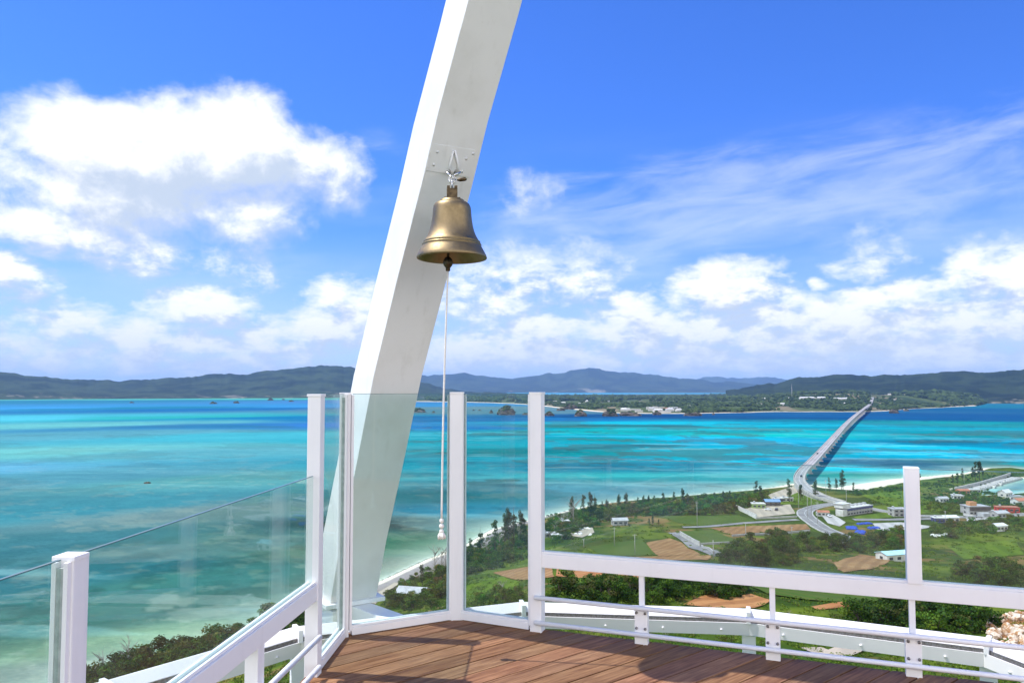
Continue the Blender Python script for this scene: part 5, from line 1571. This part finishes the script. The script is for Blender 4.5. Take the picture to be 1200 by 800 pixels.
# walls
def low_wall(pxs, h, th, mat, label, name='wall', cat='wall'):
    pts = ground_many(pxs); m = MB(); n_ = 0
    for a_, b_ in zip(pts[:-1], pts[1:]):
        for k_ in range(6):
            p0, p1 = a_.lerp(b_, k_ / 6), a_.lerp(b_, (k_ + 1) / 6)
            p0.z = gz(p0.x, p0.y); p1.z = gz(p1.x, p1.y)
            m.bar(p0 + Vector((0, 0, h / 2 - .6)), p1 + Vector((0, 0, h / 2 - .6)), th, h + 1.2)
    t = thing(name, tuple(pts[0]), label, cat); m.build('wall', mat, t, fix=False)
    c = MB()
    for a_, b_ in zip(pts[:-1], pts[1:]):
        for k_ in range(6):
            p0, p1 = a_.lerp(b_, k_ / 6), a_.lerp(b_, (k_ + 1) / 6)
            p0.z = gz(p0.x, p0.y) + h + .06; p1.z = gz(p1.x, p1.y) + h + .06; c.bar(p0, p1, th + .12, .12)
    c.build('coping', 'concrete', t, fix=False)
low_wall([(863, 596), (887, 608)], 2.6, .5, 'wallw', 'white boundary wall along the left side of the car park')
low_wall([(886, 608), (934, 606)], 1.0, .4, 'concrete', 'low grey kerb wall in front of the car park')
low_wall([(797, 627), (820, 640)], 2.2, .5, 'concrete', 'pale concrete ditch wall between the crop field and the ploughed field')
low_wall([(822, 641), (836, 649)], 1.2, .5, 'wallg', 'dark end of the ditch wall by the track')
low_wall([(858, 628.5), (905, 626), (949, 622.5)], .9, .5, 'wallg', 'dark low wall under the long ploughed field')
low_wall([(820, 638.5), (868, 636)], .9, .5, 'wallg', 'dark low wall under the green crop field')
low_wall([(1120, 574.5), (1150, 567.5), (1184, 557)], 2.6, 1.0, 'wallg', 'dark sea wall on the breakwater of the harbour')
# breakwater quay
qpts = [atz(px, py, 1.6) for px, py in ((1120, 577), (1145, 572), (1168, 565), (1192, 559))]
m = MB()
for a_, b_ in zip(qpts[:-1], qpts[1:]): m.bar(a_ - Vector((0, 0, 1.6)), b_ - Vector((0, 0, 1.6)), 9, 3.4)
qt = thing('quay', tuple(qpts[0]), 'grey concrete quay along the harbour breakwater', 'quay'); m.build('quay_deck', 'concrete', qt, fix=False)
m = MB()
for a_, b_ in zip(qpts[:-1], qpts[1:]):
    for k_ in range(8):
        p_ = a_.lerp(b_, k_ / 8) + Vector((3.9, -1.6, .45)); m.box(tuple(p_), (.5, .5, .7))
m.build('bollards', 'wallg', qt)
o_ = qt.children[-1]; o_['kind'] = 'stuff'


def boat(px, py, Ln, rz, label, col='wallw', z=0.0, cabin=True, group=None):
    p_ = atz(px, py, z)
    t = thing('boat', (0, 0, 0), label, 'boat', group)
    st_ = [(-.5, .36, .0), (-.2, .46, 0), (.15, .42, .02), (.36, .24, .07), (.5, .01, .14)]
    m = MB(); vs = []
    for x_, w_, up_ in st_: vs += [(x_ * Ln, -w_ * Ln * .36, (.16 + up_) * Ln), (x_ * Ln, -w_ * Ln * .2, -.04 * Ln), (x_ * Ln, w_ * Ln * .2, -.04 * Ln), (x_ * Ln, w_ * Ln * .36, (.16 + up_) * Ln)]
    m.add(vs, [(4 * i + k_, 4 * i + k_ + 1, 4 * i + 5 + k_, 4 * i + 4 + k_) for i in range(4) for k_ in range(3)] + [(0, 1, 2, 3)] + [(4 * i, 4 * i + 3, 4 * i + 7, 4 * i + 4) for i in range(4)])
    m.build('hull', col, bevel=.02).parent = t
    if cabin:
        m = MB(); m.hexa([(-.25 * Ln, -.1 * Ln, .15 * Ln), (.08 * Ln, -.1 * Ln, .17 * Ln), (.08 * Ln, .1 * Ln, .17 * Ln), (-.25 * Ln, .1 * Ln, .15 * Ln)], [(-.24 * Ln, -.085 * Ln, .34 * Ln), (.0 * Ln, -.085 * Ln, .34 * Ln), (.0 * Ln, .085 * Ln, .34 * Ln), (-.24 * Ln, .085 * Ln, .34 * Ln)]); m.build('cabin', 'wallw').parent = t
        m = MB(); m.box((-.1 * Ln, 0, .36 * Ln), (.32 * Ln, .22 * Ln, .02 * Ln)); m.build('cabin_roof', 'wallg').parent = t
    t.location = p_; t.rotation_euler = (0, 0, rz)


boat(1165, 571.5, 8, R(50), 'white fishing boat moored nearest the foot of the quay')
boat(1172, 568.5, 9, R(60), 'white cabin boat moored at the middle of the quay')
boat(1178, 566, 9, R(40), 'white fishing boat moored closest to the outer end of the quay')
boat(1150, 574.5, 7, R(20), 'small dark hulled boat at the inner corner of the harbour', 'walld')
# tarpaulins and sheeting
def sheet(name, px, py, L_, W__, rz, mat, label):
    g = ground(px, py); m = MB(); nx, ny = 16, 8; vs = []
    ca, sa = math.cos(rz), math.sin(rz)
    for j in range(ny + 1):
        for i in range(nx + 1):
            u, v_ = (i / nx - .5) * L_, (j / ny - .5) * W__ * (1 + .25 * math.sin(i * 1.7)); X_, Y_ = g.x + u * ca - v_ * sa, g.y + u * sa + v_ * ca
            vs.append((X_, Y_, gz(X_, Y_) + .55 + .7 * rnd.random() * (0 < i < nx) * (0 < j < ny)))
    m.add(vs, [(j * (nx + 1) + i, j * (nx + 1) + i + 1, (j + 1) * (nx + 1) + i + 1, (j + 1) * (nx + 1) + i) for j in range(ny) for i in range(nx)], True)
    low = len(vs); per = [j for j in range(nx + 1)] + [k_ * (nx + 1) + nx for k_ in range(1, ny + 1)] + [ny * (nx + 1) + i for i in range(nx - 1, -1, -1)] + [k_ * (nx + 1) for k_ in range(ny - 1, 0, -1)]
    m.add([vs[i] for i in per] + [(vs[i][0], vs[i][1], vs[i][2] - 1.2) for i in per], [(i, (i + 1) % len(per), len(per) + (i + 1) % len(per), len(per) + i) for i in range(len(per))])
    tag(m.build(name, mat), label, 'sheet')
sheet('tarpaulin', 998, 619, 9, 5, R(70), 'tarp', 'wide blue tarpaulin spread below the road bend')
sheet('tarpaulin', 1008, 624, 10, 4.5, R(60), 'tarp', 'blue tarpaulin reaching down to the dark wood')
sheet('tarpaulin', 1013, 614, 9, 2.5, R(10), 'tarp', 'narrow blue tarpaulin left of the gravel yard')
sheet('tarpaulin', 1024, 619, 6, 3.5, R(0), 'tarp', 'small blue tarpaulin at the left corner of the gravel yard')
sheet('plastic_sheet', 1103, 627.5, 10, 4, R(8), 'tarpw', 'crumpled white sheeting lying in the meadow right of the tall post')
sheet('plastic_sheet', 660, 627.5, 6, 6, R(20), 'tarpw', 'pale sheeting dumped beside the low farm sheds')
sheet('plastic_sheet', 988, 734, 3.5, 3.0, R(30), 'aqua', 'faded aqua sheet on the ground seen under the right rods') if False else None

# poles
for px, py, hp in ((946.5, 607, 30), (951, 604, 26), (958, 614, 24), (936, 597, 28), (941.5, 585, 30), (968, 580, 16), (992, 592, 16), (744, 650, 22), (836, 655, 20), (874, 634, 20), (928, 628, 10), (720, 640, 20), (817, 616, 26), (1108, 614, 14), (1130, 566, 10), (684, 641, 9)):
    g = ground(px, py); h = hp / 900 * g.y * 1.1
    t = thing('utility_pole', (0, 0, 0), 'slim pale utility pole standing among the fields and roads', 'pole', 'utility poles and lamp posts')
    m = MB(); m.tube([(0, 0, -.5), (0, 0, h)], [.17, .10], 8); m.build('pole', 'pole').parent = t
    m = MB(); m.bar((-.9, 0, h * .93), (.9, 0, h * .93), .12, .12); m.build('crossarm', 'pole').parent = t
    m = MB()
    for x_ in (-.8, 0, .8): m.tube([(x_, 0, h * .93), (x_, 0, h * .93 + .35)], .06, 6)
    m.build('insulators', 'wallw').parent = t
    t.children[-1]['kind'] = 'stuff'
    t.location = g; t.rotation_euler = (0, 0, rnd.uniform(0, 3))


# ---------------------------------------------------------------- rocks
def rock_mesh(name, rad, seed, mat, flat=.5, sub=3, rough=.5, tint=None):
    b = bmesh.new(); bmesh.ops.create_icosphere(b, subdivisions=sub, radius=1)
    c_ = np.array([v.co[:] for v in b.verts]); n_ = fbm(c_[:, 0] * 1.6 + seed, c_[:, 1] * 1.6 + c_[:, 2] * 2.1, seed, 5, .6); n2_ = np.abs(fbm(c_[:, 0] * 3 + c_[:, 2] * 2, c_[:, 1] * 3 + seed, seed + 3, 4) - .5)
    s_ = 1 + (n_ - .5) * 2 * rough - n2_ * rough * .6
    for v, k_ in zip(b.verts, s_): v.co = (v.co.x * k_ * rad[0], v.co.y * k_ * rad[1], v.co.z * k_ * rad[2])
    me = bpy.data.meshes.new(name); b.to_mesh(me); b.free(); me.materials.append(M[mat])
    o = bpy.data.objects.new(name, me); COL.objects.link(o); return o


def islet(px, py, wpx, hpx, label, seed, green=.7):
    p_ = atz(px, py, 0); k_ = p_.y / 900; W_i, H_i = wpx * k_ / 2, hpx * k_
    t = thing('rocky_islet', (0, 0, 0), label, 'islet')
    r_ = rock_mesh('rock', (W_i * .92, W_i * .7, H_i * .62), seed, 'rock'); r_.parent = t
    n_ = max(8, int(26 * green)); a_ = rng.uniform(0, 6.28, n_); q = rng.random(n_) ** .6
    P_ = np.stack([np.cos(a_) * q * W_i * .72, np.sin(a_) * q * W_i * .5, H_i * (.30 + .48 * (1 - q ** 1.5))], -1)
    c_ = clumps('scrub', P_, rng.uniform(.13, .26, n_) * min(W_i, H_i * 1.3), 'far_leaves', (.020, .038, .012), (.06, .085, .026)); c_.parent = t
    t.location = p_


IS = [(594, 486, 24, 12.5, 'largest pyramid shaped green islet, right of the middle post', .9), (575.5, 484, 5, 5, 'small round rock just left of the pyramid shaped islet', .5), (616, 486, 10, 3.4, 'flat low rock between the pyramid shaped islet and the right screen post', .3),
      (644, 487, 12, 6, 'low dark islet just right of the right screen post', .8), (680, 487.5, 16, 9, 'round bushy islet between the low dark islet and the white resort', .9), (657, 481, 12, 4, 'flat bushy rock behind the low dark islet', .8), (668, 479.5, 20, 10, 'broad wooded islet close to the far shore sands', 1),
      (715, 487.5, 20, 10, 'brown cliffed islet with a wooded top in front of the white resort', .8), (738, 487, 26, 7, 'long brown rock wall in front of the white resort', .3), (770, 486, 12, 6, 'small brown headland rock at the right end of the rock wall', .4), (812, 487, 22, 7.5, 'wooded islet just right of the resort beach', .8), (836, 486, 4, 4, 'tiny rock spike on the pale beach', .2),
      (490, 483, 20, 6, 'long low wooded islet between mast and rope', .9), (508, 483.5, 5, 2.5, 'tiny rock beside the rope', .3), (555, 481, 4, 1.6, 'left one of two tiny flat rocks on the shoal', .2), (562, 481, 5, 1.6, 'right one of two tiny flat rocks on the shoal', .2),
      (250, 473, 10, 3, 'dark low islet, second from left on the left water', .8), (277, 472.3, 8, 3, 'dark low islet, third from left on the left water', .8), (154, 472, 6, 1.8, 'tiny dark islet farthest left on the water', .4), (317, 469, 8, 3, 'greenish islet near the far left shore, first from left of three', .8), (332, 468.5, 4, 2, 'small islet near the far left shore, the middle of three', .5), (341, 470.5, 7, 2.2, 'flat islet near the far left shore, closest to the screen post', .6),
      (173, 566, 9, 2.6, 'single dark rock in the shallow lagoon at left', .05), (1048, 484, 13, 8, 'wooded rock stack right of the far bridge end', .9), (1062, 481.5, 8, 3, 'small rock beside the wooded stack near the bridge end', .5)]
for i, (px, py, w_, h_, lb, gr) in enumerate(IS): islet(px, py, w_, h_, lb, 100 + i * 7, gr)

# heap of white and orange limestone boulders on the slope at right
M['boulder'] = mat_noise('white_orange_limestone', (.56, .50, .40), (.30, .165, .07), 1.1, .9, .15, lo=.42, hi=.62, bmp=.6, bd=.2, wco=True)
hp_ = [(1160, 735), (1172, 728), (1183, 724), (1194, 722), (1204, 724), (1168, 742), (1180, 738), (1192, 736), (1204, 738), (1176, 748), (1190, 748), (1204, 752), (1170, 754), (1184, 758), (1200, 762), (1154, 730), (1164, 728), (1188, 731), (1212, 730), (1212, 745), (1197, 744), (1178, 733), (1186, 742), (1166, 748)]
for i, (px, py) in enumerate(hp_):
    for q in range(3):
        g = ground(px + rnd.uniform(-5, 5), py + rnd.uniform(-4, 4)); s_ = rnd.uniform(.3, 1.0)
        o = rock_mesh('boulder', (s_ * 1.2, s_, s_ * .8), 300 + i * 3 + q, 'boulder', sub=2, rough=.7)
        o.location = g + Vector((0, 0, s_ * .35 + .5 * rnd.random())); o.rotation_euler = (rnd.random(), rnd.random(), rnd.uniform(0, 6))
        tag(o, 'white and orange limestone boulder in the heap at the right edge', 'boulder', 'boulders of the limestone heap')
drape('bare_earth', [(1150, 733), (1172, 722), (1215, 716), (1230, 760), (1190, 775), (1165, 760)], 'red_soil', 'orange bare earth under the limestone heap', 'bare earth', lift=.28, jag=3)
# rubble on the sandy clearing
for i in range(16):
    g = ground(rnd.uniform(672, 696), rnd.uniform(619, 628)); s_ = rnd.uniform(.5, 1.2)
    o = rock_mesh('rubble_block', (s_ * 1.4, s_, s_ * .7), 700 + i, 'tarpw', sub=2, rough=.6); o.location = g + Vector((0, 0, s_ * .3))
    tag(o, 'pale rubble block on the sandy clearing near the farm sheds', 'rubble', 'rubble on the sandy clearing')

# ---------------------------------------------------------------- buildings far away
rs = random.Random(5)
for i in range(26):
    px = rs.uniform(727, 798); py = rs.uniform(478.5, 483.5)
    house('resort_house', px, py, (rs.uniform(14, 34), rs.uniform(10, 16), rs.uniform(4, 9)), rs.uniform(-.2, .2), 'wallw', rs.choice(['roofw', 'roofg', 'roofr', 'roofg']) if px > 765 else rs.choice(['roofw', 'roofw', 'roofg']), 'white building of the resort on the far shore', 'building', pitched=rs.choice([0, 2.5]), group='white resort buildings on the far shore', far=True)
for px, py, Ln, lb in ((952, 467, 120, 'long white greenhouse roof on the wooded far island, the left one'), (986, 468, 70, 'shorter white greenhouse roof on the far island, the right one'), (872, 458.5, 100, 'pale low greenhouse on the crest left of the radio mast')):
    house('greenhouse', px, py, (Ln, 26, 6), 0.02, 'wallw', 'roofw', lb, 'greenhouse', pitched=3, far=True)
for i in range(34):
    px, py = rs.choice([(rs.uniform(640, 720), rs.uniform(467, 475)), (rs.uniform(800, 1000), rs.uniform(464, 477)), (rs.uniform(1030, 1200), rs.uniform(461, 469)), (rs.uniform(700, 860), rs.uniform(463, 471))])
    house('distant_house', px, py, (rs.uniform(10, 26), rs.uniform(9, 14), rs.uniform(4, 8)), rs.uniform(-.4, .4), 'wallw', rs.choice(['roofw', 'roofw', 'roofg']), 'tiny pale house in the woods of the far island', 'house', pitched=rs.choice([0, 2.5]), group='tiny houses on the far island', far=True)
g = far_spot(928, 466); m = MB(); h = 14 / 900 * g.y
t = thing('radio_mast', (0, 0, 0), 'thin radio mast rising from the far island woods', 'mast')
for a_ in (0, 2.1, 4.2): m.tube([(math.cos(a_) * 2.2, math.sin(a_) * 2.2, 0), (math.cos(a_) * .4, math.sin(a_) * .4, h)], [.5, .3], 5)
for k_ in range(1, 9): m.tube([(math.cos(a_) * (2.2 - 1.8 * k_ / 9), math.sin(a_) * (2.2 - 1.8 * k_ / 9), h * k_ / 9) for a_ in (0, 2.1, 4.2, 6.28)], .2, 4)
m.build('lattice', 'roofg').parent = t; m = MB(); m.tube([(0, 0, h * .9), (0, 0, h * 1.15)], .25, 6); m.build('antenna', 'wallw').parent = t
t.location = g

# ---------------------------------------------------------------- air
m = MB(); m.box((0, 10000, 322), (70000, 50000, 656))
hz = m.build('haze', 'white')
m_, p = material('sea_air'); nt = m_.node_tree; nt.nodes.remove(p)
pv = new('ShaderNodeVolumePrincipled'); pv.inputs['Color'].default_value = (.30, .54, 1.0, 1); pv.inputs['Density'].default_value = HAZE = 3.0e-5; pv.inputs['Anisotropy'].default_value = .0
L(pv.outputs[0], nt.nodes['Material Output'].inputs['Volume'])
hz.data.materials.clear(); hz.data.materials.append(m_)
tag(hz, 'thin bluish sea haze that softens the far hills', 'haze', kind='stuff')
